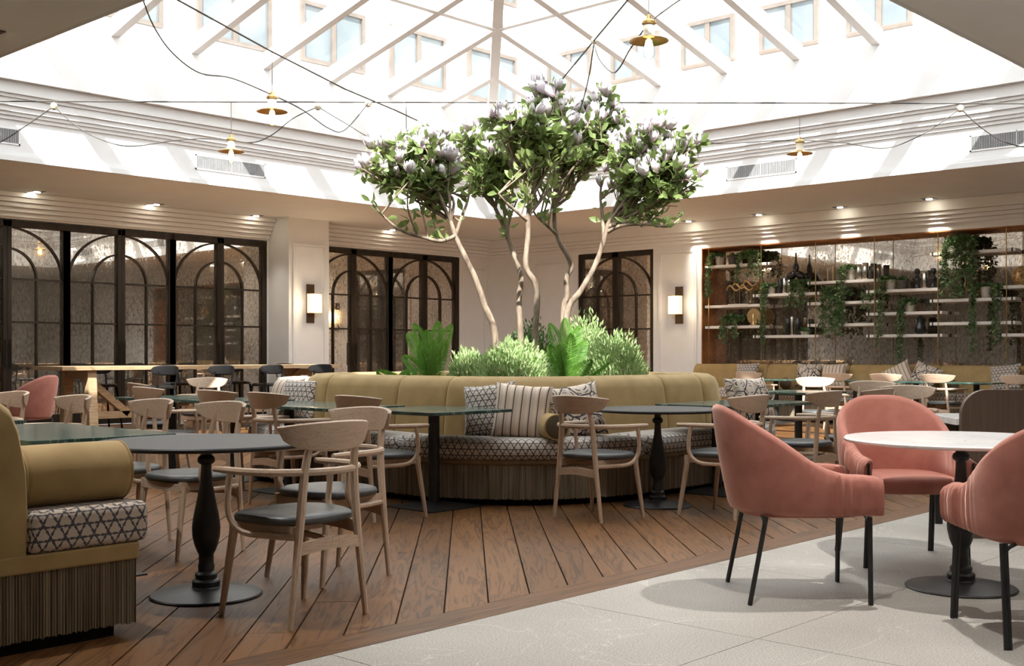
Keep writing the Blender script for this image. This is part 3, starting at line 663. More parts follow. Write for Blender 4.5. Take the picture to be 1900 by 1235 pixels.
def seg_sweep(h, r, s0, s1, prof_fn, step=.03):
    """part of the loop between arc lengths s0..s1; prof_fn(u in 0..1)->profile"""
    pts = rr_path(h, r, .012); pts.append(pts[0]); acc = []; s = 0; last = None
    for p, n_ in pts:
        if last: s += math.hypot(p[0]-last[0], p[1]-last[1])
        last = p; acc.append((s, p, n_))
    tot = s; S_ = np.array([a[0] for a in acc]); 
    n = max(8, int((s1-s0)/step)); rows = []; uv = []
    us = sorted(set([0,.008,.02,.04]+[k/n for k in range(n+1)]+[.96,.98,.992,1]))
    for u in us:
        ss = (s0+(s1-s0)*u) % tot; i = int(np.searchsorted(S_, ss)); i = min(max(i,1), len(acc)-1); a, b = acc[i-1], acc[i]; t = (ss-a[0])/max(1e-9, b[0]-a[0])
        p = (a[1][0]+(b[1][0]-a[1][0])*t, a[1][1]+(b[1][1]-a[1][1])*t); n_ = a[2]
        pr = prof_fn(u, (s1-s0)); rows.append([(p[0]+n_[0]*o_, p[1]+n_[1]*o_, z) for o_, z in pr])
        L_ = 0; lp = None
        for o_, z in pr:
            if lp: L_ += math.hypot(o_-lp[0], z-lp[1])
            lp = (o_, z); uv.append((s0+(s1-s0)*u, L_))
    m = MB().loft(rows); m.uv = uv; return m
def seat_prof(u, ln):
    d = min(u, 1-u)*ln; k = min(1, math.sqrt(max(0, 1-(1-min(1, d/.09))**2))); kk = .55+.45*k; mid = .02*math.sin(PI*u)**.5
    zt = .355+.145*kk+mid*.6; f = -.02+.05*k
    return [(-.46,.356),(-.2,.354),(f-.02,.356),(f,.375),(f+.012,.355+.07*kk),(f,zt-.03),(f-.03,zt-.006),(f-.10,zt+.006),(-.25,zt+.012),(-.42,zt),(-.47,zt-.03)]
def back_prof(u, ln):
    d = min(u, 1-u)*ln; k = math.sqrt(max(0, 1-(1-min(1, d/.05))**2)); b = .022*k
    return [(-.01,.36),(.205+b*.3,.36),(.215+b,.50),(.200+b,.70),(.170+b,.88),(.140+b,.945),(.095,.975+b*.3),(.04,.980+b*.3),(-.005,.968),(-.015,.90)]
pth = rr_path(HB+.70, RC+.5, .012); tot = 4*(2*(HB-RC+.2)+PI/2*(RC+.5)); cl = PI/2*(RC+.5); stl = 2*(HB+.70-RC-.5)
s = 0
for k in range(4):
    for a, b in ((0, cl), (cl, cl+stl)):
        ob('seat_cushion', seg_sweep(HB+.70, RC+.5, s+a+.006, s+b-.006, seat_prof), PATTS, planter, 60)
    s += cl+stl
hb = HB; rb_ = RC-.2; clb = PI/2*rb_; stb = 2*(hb-rb_); s = 0
for k in range(4):
    for a, b in ((0, clb), (clb, clb+stb*.62), (clb+stb*.62, clb+stb)):
        ob('back_panel', seg_sweep(hb, rb_, s+a+.003, s+b-.003, back_prof), MUST, planter, 60)
    s += clb+stb
# ================================================================== BANQUETTES
def bench(name, loc, rz, ln, label, panel=1.1, bo=0.):
    """straight bench along local X (0..ln), faces +Y, back plane y=0, seat front y=.78"""
    e = tag(empty(name, loc, rz), label, 'banquette')
    ob('plinth', MB().box((.03,.06,0),(ln-.03,.66,.31)), BLACKW, e, 0)
    pts = []
    n = int(.74/.006); pts += [((0,.0+.74*k/n),(-1,0)) for k in range(n)]
    n = int(ln/.006); pts += [((ln*k/n,.74),(0,1)) for k in range(n)]
    n = int(.74/.006); pts += [((ln,.74-.74*k/n),(1,0)) for k in range(n+1)]
    stuff(ob('fringe', fringe_mesh(pts,.045,.315), FRINGE, e, 0))
    ob('seat_trim', MB().box((-.012,.0,.315),(ln+.012,.755,.385)), MUST, e, 0, bevel=.008)
    k = max(1, round(ln/1.25)); w_ = ln/k
    for i in range(k):
        x0, x1 = i*w_+(-.02 if i == 0 else .004), (i+1)*w_-(-.02 if i == k-1 else .004)
        c = ob('seat_cushion', MB().box((x0,.17+bo,.385),(x1,.80,.555)), PATT if bo else PATTS, e, 30, bevel=.035, seg=4)
    k = max(1, round(ln/panel)); w_ = ln/k
    pr = [(0,.28),(.17,.28),(.185,.5),(.175,.72),(.145,.88),(.115,.955),(.07,.99),(.03,.985),(.0,.955)]
    for i in range(k):
        x0, x1 = i*w_+.003, (i+1)*w_-.003; rows = []
        for t in (0,.01,.03,.06,.5,.94,.97,.99,1):
            kx = 1 if .03 <= t <= .97 else (.985 if t in (.01,.99) else .955)
            rows.append([(x0+(x1-x0)*t, (y+bo*(1 if y > .06 else .3))*kx, .28+(z-.28)*(kx if z > .6 else 1)) for y, z in pr])
        ob('back_panel', MB().loft(rows), MUST, e, 50)
    return e
# ================================================================== PLACEMENT
HX_N, HY_P, HY_N, HX_P = PI/2, 0., PI, -PI/2          # rotation so a +Y-facing proto faces -x, +y, -y, +x
FACE_RT = math.atan2(RT.y, RT.x)-PI/2; FACE_FW = math.atan2(FW.y, FW.x)-PI/2
def chair(lat, dep, rz, label, jit=True):
    p = P(lat, dep); a = R.uniform(-.05,.05) if jit else 0
    return place('dining_chair', CH, p, rz+a, label, 'chair', 'ash dining chairs with charcoal seats')
round_table(P(-1.487,5.66), .525, TABLEB, 'black round pedestal table in the left foreground')
round_table(P(1.13,9.02), .50, TABLEB, 'black round pedestal table in front of the planter banquette')
round_table(P(2.25,5.83), .567, WHITEM, 'white marble round table among the coral armchairs')
tA = P(-2.455,6.29); tA.x -= .16
sq_table((tA.x,tA.y,0), 1.4, .80, 'long green marble table behind the black round table at left')
sq_table((tA.x-1.86,tA.y,0), 1.5, .80, 'green marble table at the far left behind the bench back')
sq_table((tA.x-3.75,tA.y,0), 1.5, .80, 'green marble table out at the left edge near the coral chairs')
t3 = P(-.60,8.95); sq_table((t3.x,t3.y,0), .86, .86, 'square green marble table standing on one post before the planter')
sq_table((t3.x-1.33,t3.y-.12,0), 1.4, .80, 'green marble table along the left side of the planter')
sq_table((t3.x-2.75,t3.y+.05,0), .80, .80, 'small green marble table beyond the left end of the planter')
sq_table((t3.x-3.75,t3.y-.0,0), .80, .80, 'small green marble table nearest the high wooden table')
t7 = P(1.98,10.15); sq_table((t7.x,t7.y,0), .80, 1.4, 'green marble table along the right side of the planter')
t8 = P(3.25,13.2); sq_table((t8.x,t8.y,0), .80, .80, 'small green marble table beside the sunlit chair at right')
chair(-.98,5.25,HX_N+.04,'ash chair nearest the camera, its back to the viewer',False)
chair(-.97,6.15,HY_N,'ash chair behind the nearest one, facing the black round table',False)
chair(-1.92,6.92,HY_N,'ash chair facing the near edge of the long green table, right one')
chair(-2.48,7.34,HY_N,'ash chair facing the long green table, left one of the pair')
chair(-3.27,8.08,HY_N,'ash chair in front of the oak trestle leg at left')
chair(-4.05,8.9,HY_N,'ash chair cut by the left edge below the coral chairs')
chair(-.945,8.4,HY_P,'ash chair drawn up to the square green table before the planter')
chair(-1.73,9.1,HY_P,'ash chair left of the planter, second from the square green table')
chair(-2.27,9.66,HY_P,'ash chair left of the planter, third from the square green table')
chair(-3.1,10.56,HY_P,'ash chair left of the planter, fourth from the square green table')
chair(-3.62,12.0,HY_P-.2,'small far ash chair in front of the second black stool')
chair(-3.77,14.2,FACE_FW+PI,'sunlit pale ash chair below the high table, left one')
chair(-2.8,14.9,FACE_FW+PI,'sunlit pale ash chair behind the left planter cushions')
chair(.62,8.37,HY_P,'ash chair left of the black table before the planter cushions',False)
chair(1.54,8.5,HX_N,'ash chair right of the black table, half behind the coral armchair',False)
chair(2.34,9.45,HX_N,'ash chair between the two left coral armchairs')
chair(2.95,10.05,HX_N,'ash chair just above the middle coral armchair, left one')
chair(3.55,10.55,HY_N+.2,'ash chair just above the middle coral armchair, right one')
chair(3.87,12.3,FACE_FW+PI,'grey shaded ash chair facing the viewer at right')
chair(3.85,14.5,FACE_FW+PI+.1,'brightest sunlit ash chair beside the right end of the planter')
# coral armchairs
CG = 'coral velvet armchairs'
place('coral_armchair', PK, P(1.39,5.71), FACE_RT, 'coral velvet armchair seen from the side, left of the marble table', 'armchair', CG)
place('coral_armchair', PK, P(2.22,6.66), FACE_FW+PI, 'coral velvet armchair behind the marble table, facing the viewer', 'armchair', CG)
place('coral_armchair', PK, P(2.24,4.88), FACE_FW, 'coral velvet armchair cut by the right edge of the picture', 'armchair', CG)
place('coral_armchair', PK, P(-5.80,13.8), FACE_RT+PI-.2, 'distant coral armchair at left with its back to the oak table', 'armchair', CG)
place('coral_armchair', PK, P(-6.75,13.6), FACE_FW+PI-.5, 'distant coral armchair cut by the left edge', 'armchair', CG)
# benches
ln = 6.0; xb = P(-1.58,4.88).x
yb = P(-1.58,4.88).y
b1 = bench('corner_banquette', (xb-ln, yb-.74, 0), 0, ln, 'mustard banquette end with trellis seat at the left foreground', 1.1, .11)
bolster((xb-.16, yb-.215, .552), PI/2, .125, .46, 'fat mustard bolster lying across the end of the left banquette')
# wall bench on the right wall
b2 = bench('long_banquette', (13.6, -.02, 0), PI, 13.6-5.62, 'long mustard banquette below the display shelves', 1.55)
YT = -1.17
for i_, (px, lab) in enumerate(((1440,'green marble table by the wall bench, leftmost'),(1588,'green marble table by the wall bench, second from left'),(1700,'green marble table by the wall bench, third from left'),(1812,'green marble table by the wall bench, rightmost'))):
    x = ony(px,708,YT).x; sq_table((x,YT,0), .78, .76, lab)
for px, lab in ((1397,'far ash chair at the wall bench, leftmost'),(1560,'far ash chair at the wall bench, second from left'),(1648,'far ash chair at the wall bench, third from left'),(1744,'far ash chair at the wall bench, fourth from left'),(1893,'far ash chair at the wall bench, rightmost and cut')):
    v = ony(px,700,YT-.80); place('dining_chair', CH, (v.x+.05,v.y,0), R.uniform(-.05,.05), lab, 'chair', 'ash dining chairs with charcoal seats')
# cushions on the planter
def pcush(px, py, z, dep, face, lean, mat, lab, **k):
    v = atd(px, py, dep); v.z = z; cushion(v, face, lean, mat, lab, **k)
FC = math.atan2(-FW.y,-FW.x)
SE = .505
pcush(908,752,.72,9.37,FC-.35,.30,PATTS,'dark trellis print cushion in the middle of the planter seat',roll=.12,seed=1,wd=.45,ht=.45)
pcush(968,758,.715,9.22,FC-.12,.30,STRIPE,'cream cushion with black stripes on the planter seat',roll=-.08,seed=2,wd=.46,ht=.46)
pcush(1070,760,.715,9.36,FC+.25,.34,DOODLE,'black leaf print cushion behind the ash chair',roll=.15,seed=3,wd=.45,ht=.45)
bolster(Vector((*P((1022-950)/2159*9.1,9.1)[:2],.508)), math.atan2(-FW.y,-FW.x)+.25, .10, .34, 'short mustard bolster between the cushions on the planter seat')
pcush(556,722,.74,11.05,FC-.65,.30,PATTS,'light trellis cushion at the left end of the planter',seed=4,wd=.48,ht=.40)
pcush(530,722,.72,11.35,FC-.75,.30,STRIPE,'pale striped cushion half hidden at the left end of the planter',seed=5)
pcush(1398,738,.73,11.15,FC+.70,.32,DOODLE,'leaf print cushion at the right end of the planter',seed=6,wd=.46,ht=.46)
pcush(1376,716,.74,11.75,FC+.75,.30,PATTS,'small trellis cushion farthest right on the planter',seed=7,wd=.42,ht=.40)
# cushions on the wall bench
for i_, (px, mat, rl, lab) in enumerate(((1386,PATTS,.05,'trellis cushion leftmost on the wall bench'),(1500,DOODLE,.0,'leaf print cushion left of the striped one on the wall bench'),(1547,STRIPE,.04,'upright striped cushion on the wall bench'),(1668,STRIPE,.5,'tilted striped cushion on the wall bench'),(1716,DOODLE,-.35,'tilted leaf print cushion on the wall bench'),(1866,PATTS,.12,'trellis cushion rightmost on the wall bench'))):
    v = ony(px,700,-.34 if i_ % 2 else -.36); cushion((v.x,v.y,.80), -PI/2, .28, mat, lab, .48, .44, .16, rl, 20+i_)
for px, lab in ((1458,'mustard bolster left on the wall bench'),(1765,'mustard bolster right on the wall bench')):
    v = ony(px,712,-.50); bolster((v.x,v.y,.552), -PI/2+.5, .11, .36, lab)
# high oak table with black stools
bt = tag(empty('high_table', (2.39,-8.92,0)), 'long high oak trestle table in front of the mirror doors', 'table')
ob('table_top', MB().box((-.46,-2.42,.945),(.46,2.42,1.0)), BARWOOD, bt, 0, bevel=.004)
for sy in (-1, 1):
    for sx in (-1, 1): ob('leg', MB().beam((sx*.40,sy*1.95,0),(sx*.33,sy*1.95,.945), .13, .12), BARWOOD, bt, 0)
    ob('brace', MB().beam((0,sy*1.93,.90),(0,sy*1.2,.30),.10,.10), BARWOOD, bt, 0); ob('trestle_rail', MB().beam((-.34,sy*1.95,.88),(.34,sy*1.95,.88),.10,.11), BARWOOD, bt, 0)
ob('stretcher', MB().box((-.05,-1.9,.24),(.05,1.9,.34)), BARWOOD, bt, 0)
STL = []
for sx in (-1,1):
    for sy in (-1,1): STL.append(('leg', MB().tube([(sx*.22,sy*.21,0),(sx*.15,sy*.15,.68)],[.014,.018],8).mesh('leg'), BLACKW))
    STL.append(('back_post', MB().tube([(sx*.15,-.16,.66),(sx*.16,-.22,.92)],.014,8).mesh('back_post'), BLACKW))
STL.append(('seat', MB().loft([superloop(.205-i,.195-i,28,2.6,0,z) for i,z in ((.02,.675),(0,.685),(0,.71),(.02,.725),(.08,.722))]).mesh('seat'), BLACKG))
rows = []
for k in range(17):
    s_ = -1+2*k/16; a = s_*.95; x, y = .265*math.sin(a), -.265*math.cos(a)+.02; nx, ny = math.sin(a), -math.cos(a); e_ = math.sqrt(max(0,1-abs(s_)**3)); h = .018+.055*e_
    rows.append([(x+nx*o_,y+ny*o_,.94+z) for o_, z in ((.016,-h*.8),(.02,0),(.014,h*.8),(0,h),(-.014,h*.8),(-.018,0),(-.014,-h*.8),(0,-h))])
STL.append(('backrest', MB().loft(rows).mesh('backrest'), BLACKW))
STL.append(('foot_ring', MB().tube([(.195*math.copysign(1,math.cos(a))*min(1,abs(math.cos(a))*1.3),.195*math.copysign(1,math.sin(a))*min(1,abs(math.sin(a))*1.3),.22) for a in [2*PI*k/24 for k in range(25)]],.008,6).mesh('foot_ring'), BLACKM))
for px, lab in ((297,'black bar stool at the high table, leftmost'),(402,'black bar stool at the high table, second from left'),(495,'black bar stool at the high table, third from left'),(587,'black bar stool at the high table, rightmost')):
    v = onx(px,690,3.12); place('bar_stool', STL, (v.x-.02,v.y,0), PI/2+R.uniform(-.1,.1), lab, 'stool', 'black bar stools')
for px, lab in ((190,'black bar stool behind the high table, left end'),(330,'black bar stool behind the high table, second from the left end'),(440,'black bar stool behind the high table, third from the left end'),(540,'black bar stool behind the high table, right end')):
    v = onx(px,690,1.66); place('bar_stool', STL, (v.x,v.y,0), -PI/2+R.uniform(-.1,.1), lab, 'stool', 'black bar stools')
# service station at the right
sv = P(2.86,7.40); svs = tag(empty('service_station', sv, math.atan2(RT.y,RT.x)-.06), 'brown wooden station with rounded panel behind the coral chairs', 'station')
poly = [(0,0),(1.3,0),(1.3,.945)]+[(.16-.16*math.sin(PI/2*k/10), .945-.16+.16*math.cos(PI/2*k/10)) for k in range(11)]
m = MB(); n_ = len(poly); m.add([(x,0,z) for x,z in poly]+[(x,.05,z) for x,z in poly], [tuple(range(n_)), tuple(range(2*n_-1,n_-1,-1))]+[(i,(i+1)%n_,n_+(i+1)%n_,n_+i) for i in range(n_)])
ob('side_panel', m, BROWNP, svs, 25)
ob('counter', MB().box((-.02,.06,.715),(1.28,.72,.76)), WHITEM, svs, 0, bevel=.004)
for a, b in ((.05,.12),(.05,.66),(1.2,.66)): ob('leg', MB().box((a-.025,b-.025,0),(a+.025,b+.025,.715)), BLACKM, svs, 0)
ob('rear_panel', MB().box((.05,.64,.1),(1.25,.67,.70)), BROWNP, svs, 0)
# ================================================================== CEILING AND WALL FITTINGS
def downlight(loc, n, label, power, warm=(1,.86,.66), size=1.25, tilt=0):
    e = tag(empty('downlight', loc), label, 'light', 'recessed ceiling downlights'); hl = .11*n
    ob('trim_plate', MB().box((-hl,-.09,-.006),(hl,.09,.0)), BLACKM, e, 0)
    for k in range(n):
        x = -hl+.11+.22*k; ob('lens', MB().lathe([(.045,-.016),(.05,-.012),(.05,-.0065)],16,(x,0,0)), LENS, e)
    ld = bpy.data.lights.new('spot','SPOT'); ld.energy = power; ld.color = warm; ld.spot_size = size; ld.spot_blend = 1.; ld.shadow_soft_size = .035
    lo = bpy.data.objects.new('lamp', ld); COL.objects.link(lo); lo.parent = e; lo.location = (0,0,-.03); lo.rotation_euler = (tilt,0,0)
for px, py, n, lab in ((48,360,2,'twin recessed downlight over the left mirror doors, leftmost'),(265,383,2,'twin recessed downlight over the left mirror doors, middle'),(452,403,1,'recessed downlight just left of the white column'),(702,429,1,'recessed downlight over the mirror doors beside the corner'),(1285,411,1,'recessed downlight right of the tree crown'),(1415,399,1,'recessed downlight above the display shelves, leftmost'),(1570,386,1,'recessed downlight above the display shelves, middle'),(1735,371,1,'recessed downlight above the display shelves, rightmost')):
    v = onz(px,py,CEIL); left = px < 800
    if left: v.x = max(v.x, .38)
    else: v.y = min(v.y, -.38)
    downlight((v.x,v.y,CEIL-.001), n, lab, 45 if left else 60, (1,.93,.82), 1.25 if left else .85, 0 if left else .5)
for (x, y, lab) in ((9.0,-14.95,'recessed downlight on the near left ceiling edge'),(13.2,-16.6,'recessed downlight above the left banquette, out of view'),(15.75,-13.15,'recessed downlight above the marble table, out of view'),(16.6,-9.3,'recessed downlight beyond the marble table, out of view'),(16.2,-15.0,'recessed downlight near the camera, out of view'),(10.4,-17.2,'recessed downlight above the far end of the left banquette'),(16.4,-6.0,'recessed downlight near the right wall bench, out of view'),(19.0,-13.0,'recessed downlight behind the right armchair, out of view')):
    downlight((x,y,CEIL-.001), 1, lab, 260 if x == 15.75 else 170, (1,.97,.93), 1.9)
def vent(c, along_y, ln, label):
    e = tag(empty('air_vent', c, PI/2 if along_y else 0), label, 'vent', 'air vents in the light well frieze')
    # local: x along, -y... front is +Y local after rotation
    h = .11; m = MB()
    for a, b, c_, d in ((-ln/2,ln/2,h-.02,h),(-ln/2,ln/2,-h,-h+.02),(-ln/2,-ln/2+.02,-h,h),(ln/2-.02,ln/2,-h,h)): m.box((a,-.012,c_),(b,.0,d))
    m.box((-.006,-.012,-h),(.006,0,h)); ob('frame', m, BEAMW, e, 0)
    ob('backing', MB().box((-ln/2+.02,-.002,-h+.02),(ln/2-.02,.0,h-.02)), BLACKM, e, 0)
    m = MB(); n = int(ln/.022)
    for k in range(1,n): x = -ln/2+ln*k/n; m.box((x-.006,-.01,-h+.02),(x+.006,-.003,h-.02))
    stuff(ob('louvre_slats', m, GRILLE, e, 0)); return e
zv = 4.02
vent((OX0+.001,(-9.40-8.16)/2,zv), True, 1.24, 'slatted white air vent behind the left pendant lamps')
vent((OX0+.001,-12.64,zv), True, 1.24, 'slatted air vent at the left edge of the picture')
vent(((8.2+9.43)/2,OY1-.001,zv), False, 1.23, 'slatted air vent right of the tree crown')
vent((12.66,OY1-.001,zv), False, 1.24, 'slatted air vent at the right edge of the picture')
def sconce(loc, rz, flip, label):
    """front = -Y local"""
    e = tag(empty('sconce', loc, rz), label, 'wall light', 'bronze wall sconces with paired shades')
    ob('back_plate', MB().box((-.085,-.03,-.36),(.085,0,.36)), BRASSD, e, 0, bevel=.004)
    for x, y, w_, r_ in ((-.03*flip,-.10,.15,.5),(.10*flip,-.11,.12,.5)):
        rings = [superloop(w_/2,.065,20,5,0,z,x,y) for z in (-.18,.18)]; s_ = ob('shade', MB().loft(rings,False), SHADEE, e, 40)
        for z in (-.18,.18): ob('shade_ring', MB().loft([superloop(w_/2+.003,.068,20,5,0,z-.005,x,y),superloop(w_/2+.003,.068,20,5,0,z+.005,x,y)]), BRASS, s_, 40)
    ld = bpy.data.lights.new('glow','POINT'); ld.energy = 14; ld.color = (1,.78,.5); ld.shadow_soft_size = .08; lo = bpy.data.objects.new('lamp', ld); COL.objects.link(lo); lo.parent = e; lo.location = (0,-.22,0)
BRASSD = noisy('dark_brass', (.10,.06,.035), (.16,.10,.06), 10, rough=.3, metal=.8)
v = onx(575,563,.64); sconce((.64,v.y,v.z), PI/2, 1, 'lit wall sconce on the white column at left')
v = ony(1261,566,0); sconce((v.x,0,v.z), 0, -1, 'lit wall sconce beside the rusted display niche')
# --- festoon cables and pendant lamps
CORD = noisy('dark_cord', (.05,.045,.04), (.08,.07,.06), 20, rough=.6)
def pendant(loc, ztop, label):
    e = tag(empty('pendant_lamp', loc), label, 'pendant lamp', 'brass pendant lamps on festoon cables')   # loc = shade rim level
    ob('cord', MB().tube([(0,0,.19),(0,0,ztop-loc[2])], .004, 6), CORD, e)
    ob('cap', MB().lathe([(.006,.20),(.018,.19),(.02,.165),(.045,.155),(.055,.142),(.055,.128),(.04,.12)],20), BRASS, e)
    ob('neck', MB().lathe([(.042,.12),(.042,.06),(.046,.05),(.05,.035)],20), CREAMC, e)
    ob('shade', MB().lathe([(.05,.036),(.10,.022),(.15,.0),(.15,-.003),(.10,.018),(.045,.03)],40,cap=False), BRASS, e)
    b = ob('bulb', MB().lathe([(.02,.03),(.03,.0),(.05,-.05),(.055,-.085),(.048,-.12),(.025,-.142),(.002,-.146)],24), BULBG, e)
    ob('filament', MB().lathe([(.004,.02),(.022,.005),(.032,-.04),(.030,-.09),(.004,-.12)],10), FILAM, b)
    ld = bpy.data.lights.new('glow','POINT'); ld.energy = 4; ld.color = (1,.72,.36); ld.shadow_soft_size = .03; lo = bpy.data.objects.new('lamp', ld); COL.objects.link(lo); lo.parent = e; lo.location = (0,0,-.06)
    return e
ZC = 4.10
def cable(name, pts, label, r=.0085):
    return tag(ob(name, MB().tube(pts, r, 6), CORD), label, 'cable')
def clip_(p, label, r=.045):
    o_ = ob('cable_clip', MB().lathe([(.01,-r),(r*.75,-r*.7),(r,0),(r*.75,r*.7),(.01,r)],14), CREAMC); o_.location = p; tag(o_, label, 'clip', 'round cream cable clips'); return o_
def zat(py, d): return EYE+(HYP-py)*d/FPX
def lamp(px, py, d, lab, ztop=None): v = atd(px,py,d); pendant(v, ztop or ZC, lab)
DH = 13.5
zh = zat(189.5, DH)
cable('festoon_cable', [atd(-335,187,DH), atd(429,189,DH), atd(950,190,DH), atd(1484,191,DH), atd(2150,193,DH)], 'taut festoon cable running across the whole light well')
lamp(429,281,DH,'brass pendant lamp in front of the left air vent',zh); lamp(1484,285,DH,'brass pendant lamp right of the tree crown',zh); lamp(754,285,DH,'brass pendant lamp inside the left part of the tree crown',zh)
dl = lambda px, py: atd(px, py, (ZC-EYE)*FPX/(HYP-py))
cable('festoon_cable', [dl(250,-45), dl(330,0), dl(505,96), dl(640,165), dl(735,205), dl(812,241), dl(880,272)], 'sloping festoon cable from upper left into the tree')
cable('festoon_cable', [dl(1235,-95), dl(1165,0), dl(1100,78), dl(1034,158), dl(990,215), dl(945,269), dl(925,293)], 'sloping festoon cable from upper right into the tree')
lamp(505,207,(ZC-EYE)*FPX/(HYP-96),'brass pendant lamp above the left air vent')
lamp(1204,76,8.75,'large nearest brass pendant lamp at upper right')
lamp(1034,257,(ZC-EYE)*FPX/(HYP-158),'brass pendant lamp in the middle of the tree crown')
lamp(945,346,(ZC-EYE)*FPX/(HYP-269),'small far pendant lamp glowing through the tree, centre'); lamp(812,323,(ZC-EYE)*FPX/(HYP-241),'small far pendant lamp glowing through the left of the tree')
cable('festoon_cable', [P(-3.05,8.75,ZC), P((1204-950)/FPX*8.75,8.75,ZC), P(2.95,8.75,ZC)], 'near festoon cable above the frame that carries the largest lamp')
def droop(pts, d, label): cable('lamp_wire', bez([atd(x,y,dd) for (x,y),dd in zip(pts, d if isinstance(d,list) else [d]*len(pts))],8), label, .0065)
droop([(-60,290),(0,264),(50,232),(100,197)], DH, 'drooping lamp wire at the left edge')
droop([(100,197),(150,240),(205,265),(250,271),(320,261),(380,257),(428,260),(470,264),(505,250),(545,219),(590,198)], DH, 'drooping lamp wire between the two left clips')
droop([(590,198),(640,228),(700,262),(750,268)], DH, 'thin lamp wire drooping into the left of the tree')
droop([(262,-10),(285,48),(320,98),(370,135),(430,145),(505,176),(560,203),(610,238),(640,241),(683,192)], [9.6,10,10.3,10.7,11,11.3,11.8,12.4,12.8,13.4], 'long looping wire past the upper left lamp')
droop([(1484,260),(1420,262),(1340,266),(1290,262)], DH+.2, 'drooping lamp wire left of the right pendant'); droop([(1484,260),(1560,264),(1640,275),(1700,255),(1745,228),(1782,201)], DH+.2, 'drooping lamp wire between right pendant and clip')
droop([(1782,201),(1825,240),(1875,267),(1950,280)], DH+.2, 'drooping lamp wire at the right edge')
droop([(1204,42),(1230,22),(1268,-4),(1320,-30)], 8.75, 'wire rising right from the largest pendant'); droop([(1204,42),(1170,90),(1150,125),(1135,134),(1112,110),(1102,80)], [8.75,9.2,9.6,10,10.4,10.9], 'looping wire left of the largest pendant')
droop([(1102,80),(1095,130),(1085,175),(1072,215)], [10.9,11.2,11.5,11.9], 'wire hanging from the upper right clip into the tree')
for px, py, d, lab in ((100,197,DH,'cream cable clip at upper left'),(590,198,DH,'cream cable clip right of the upper left lamp'),(1782,201,DH+.2,'cream cable clip at upper right'),(683,192,DH,'cable clip just left of the tree top'),(1102,76,10.9,'cable clip on the upper right sloping cable')): clip_(atd(px,py,d), lab, .042 if d > 12 else .03)
# ================================================================== PLANTS
def leaf_poly(ln, wd, bend=.15):
    """folded leaf along +Y, 6 verts"""
    v = [(0,0,0),(-wd/2,ln*.4,.12*wd),(0,ln*.45,-.05*wd),(wd/2,ln*.4,.12*wd),(0,ln,-bend*ln),(-wd*.36,ln*.75,-bend*ln*.35),(wd*.36,ln*.75,-bend*ln*.35)]
    return v, [(0,2,1),(0,3,2),(1,2,5),(2,3,6),(5,2,4),(2,6,4)]
def rot_to(d, roll, rnd=None):
    d = Vector(d).normalized(); qd = d.to_track_quat('Y','Z'); return qd.to_matrix() @ Matrix.Rotation(roll,3,'Y')
LEAFME = None
def add_leaf(m, p, d, roll, ln, wd, bend=.15):
    v, f = leaf_poly(ln, wd, bend); M = rot_to(d, roll); p = Vector(p); m.add([M @ Vector(q_)+p for q_ in v], f)
v_, f_ = leaf_poly(.11,.05); LEAFME = MB().add(v_, f_).mesh('leaf', 80); LEAFME.materials.append(LEAFT)
def blossom_mesh(k):
    rr = random.Random(k); m = MB(); op = .18+.22*k
    for ring_, n, sc_ in ((0,3,1.),(1,4,.95)):
        for j in range(n):
            a = 2*PI*j/n+ring_*.5+rr.random()*.3; rows = []
            for i in range(6):
                t = i/5; r_ = (.010+.030*math.sin(PI*min(1,t*.8)))*(1+op*t*1.2*(1+.5*ring_)); z = .145*sc_*t-.0; w_ = .030*math.sin(PI*(.12+.86*t))**.8
                rows.append([(r_*math.cos(a)-w_*u*math.sin(a)-.006*abs(u)*math.cos(a), r_*math.sin(a)+w_*u*math.cos(a)-.006*abs(u)*math.sin(a), z) for u in (-1,0,1)])
            m.grid(rows)
    return m.mesh('blossom', 80)
BLOS = [blossom_mesh(k) for k in range(3)]
for b_ in BLOS: b_.materials.append(PETAL)
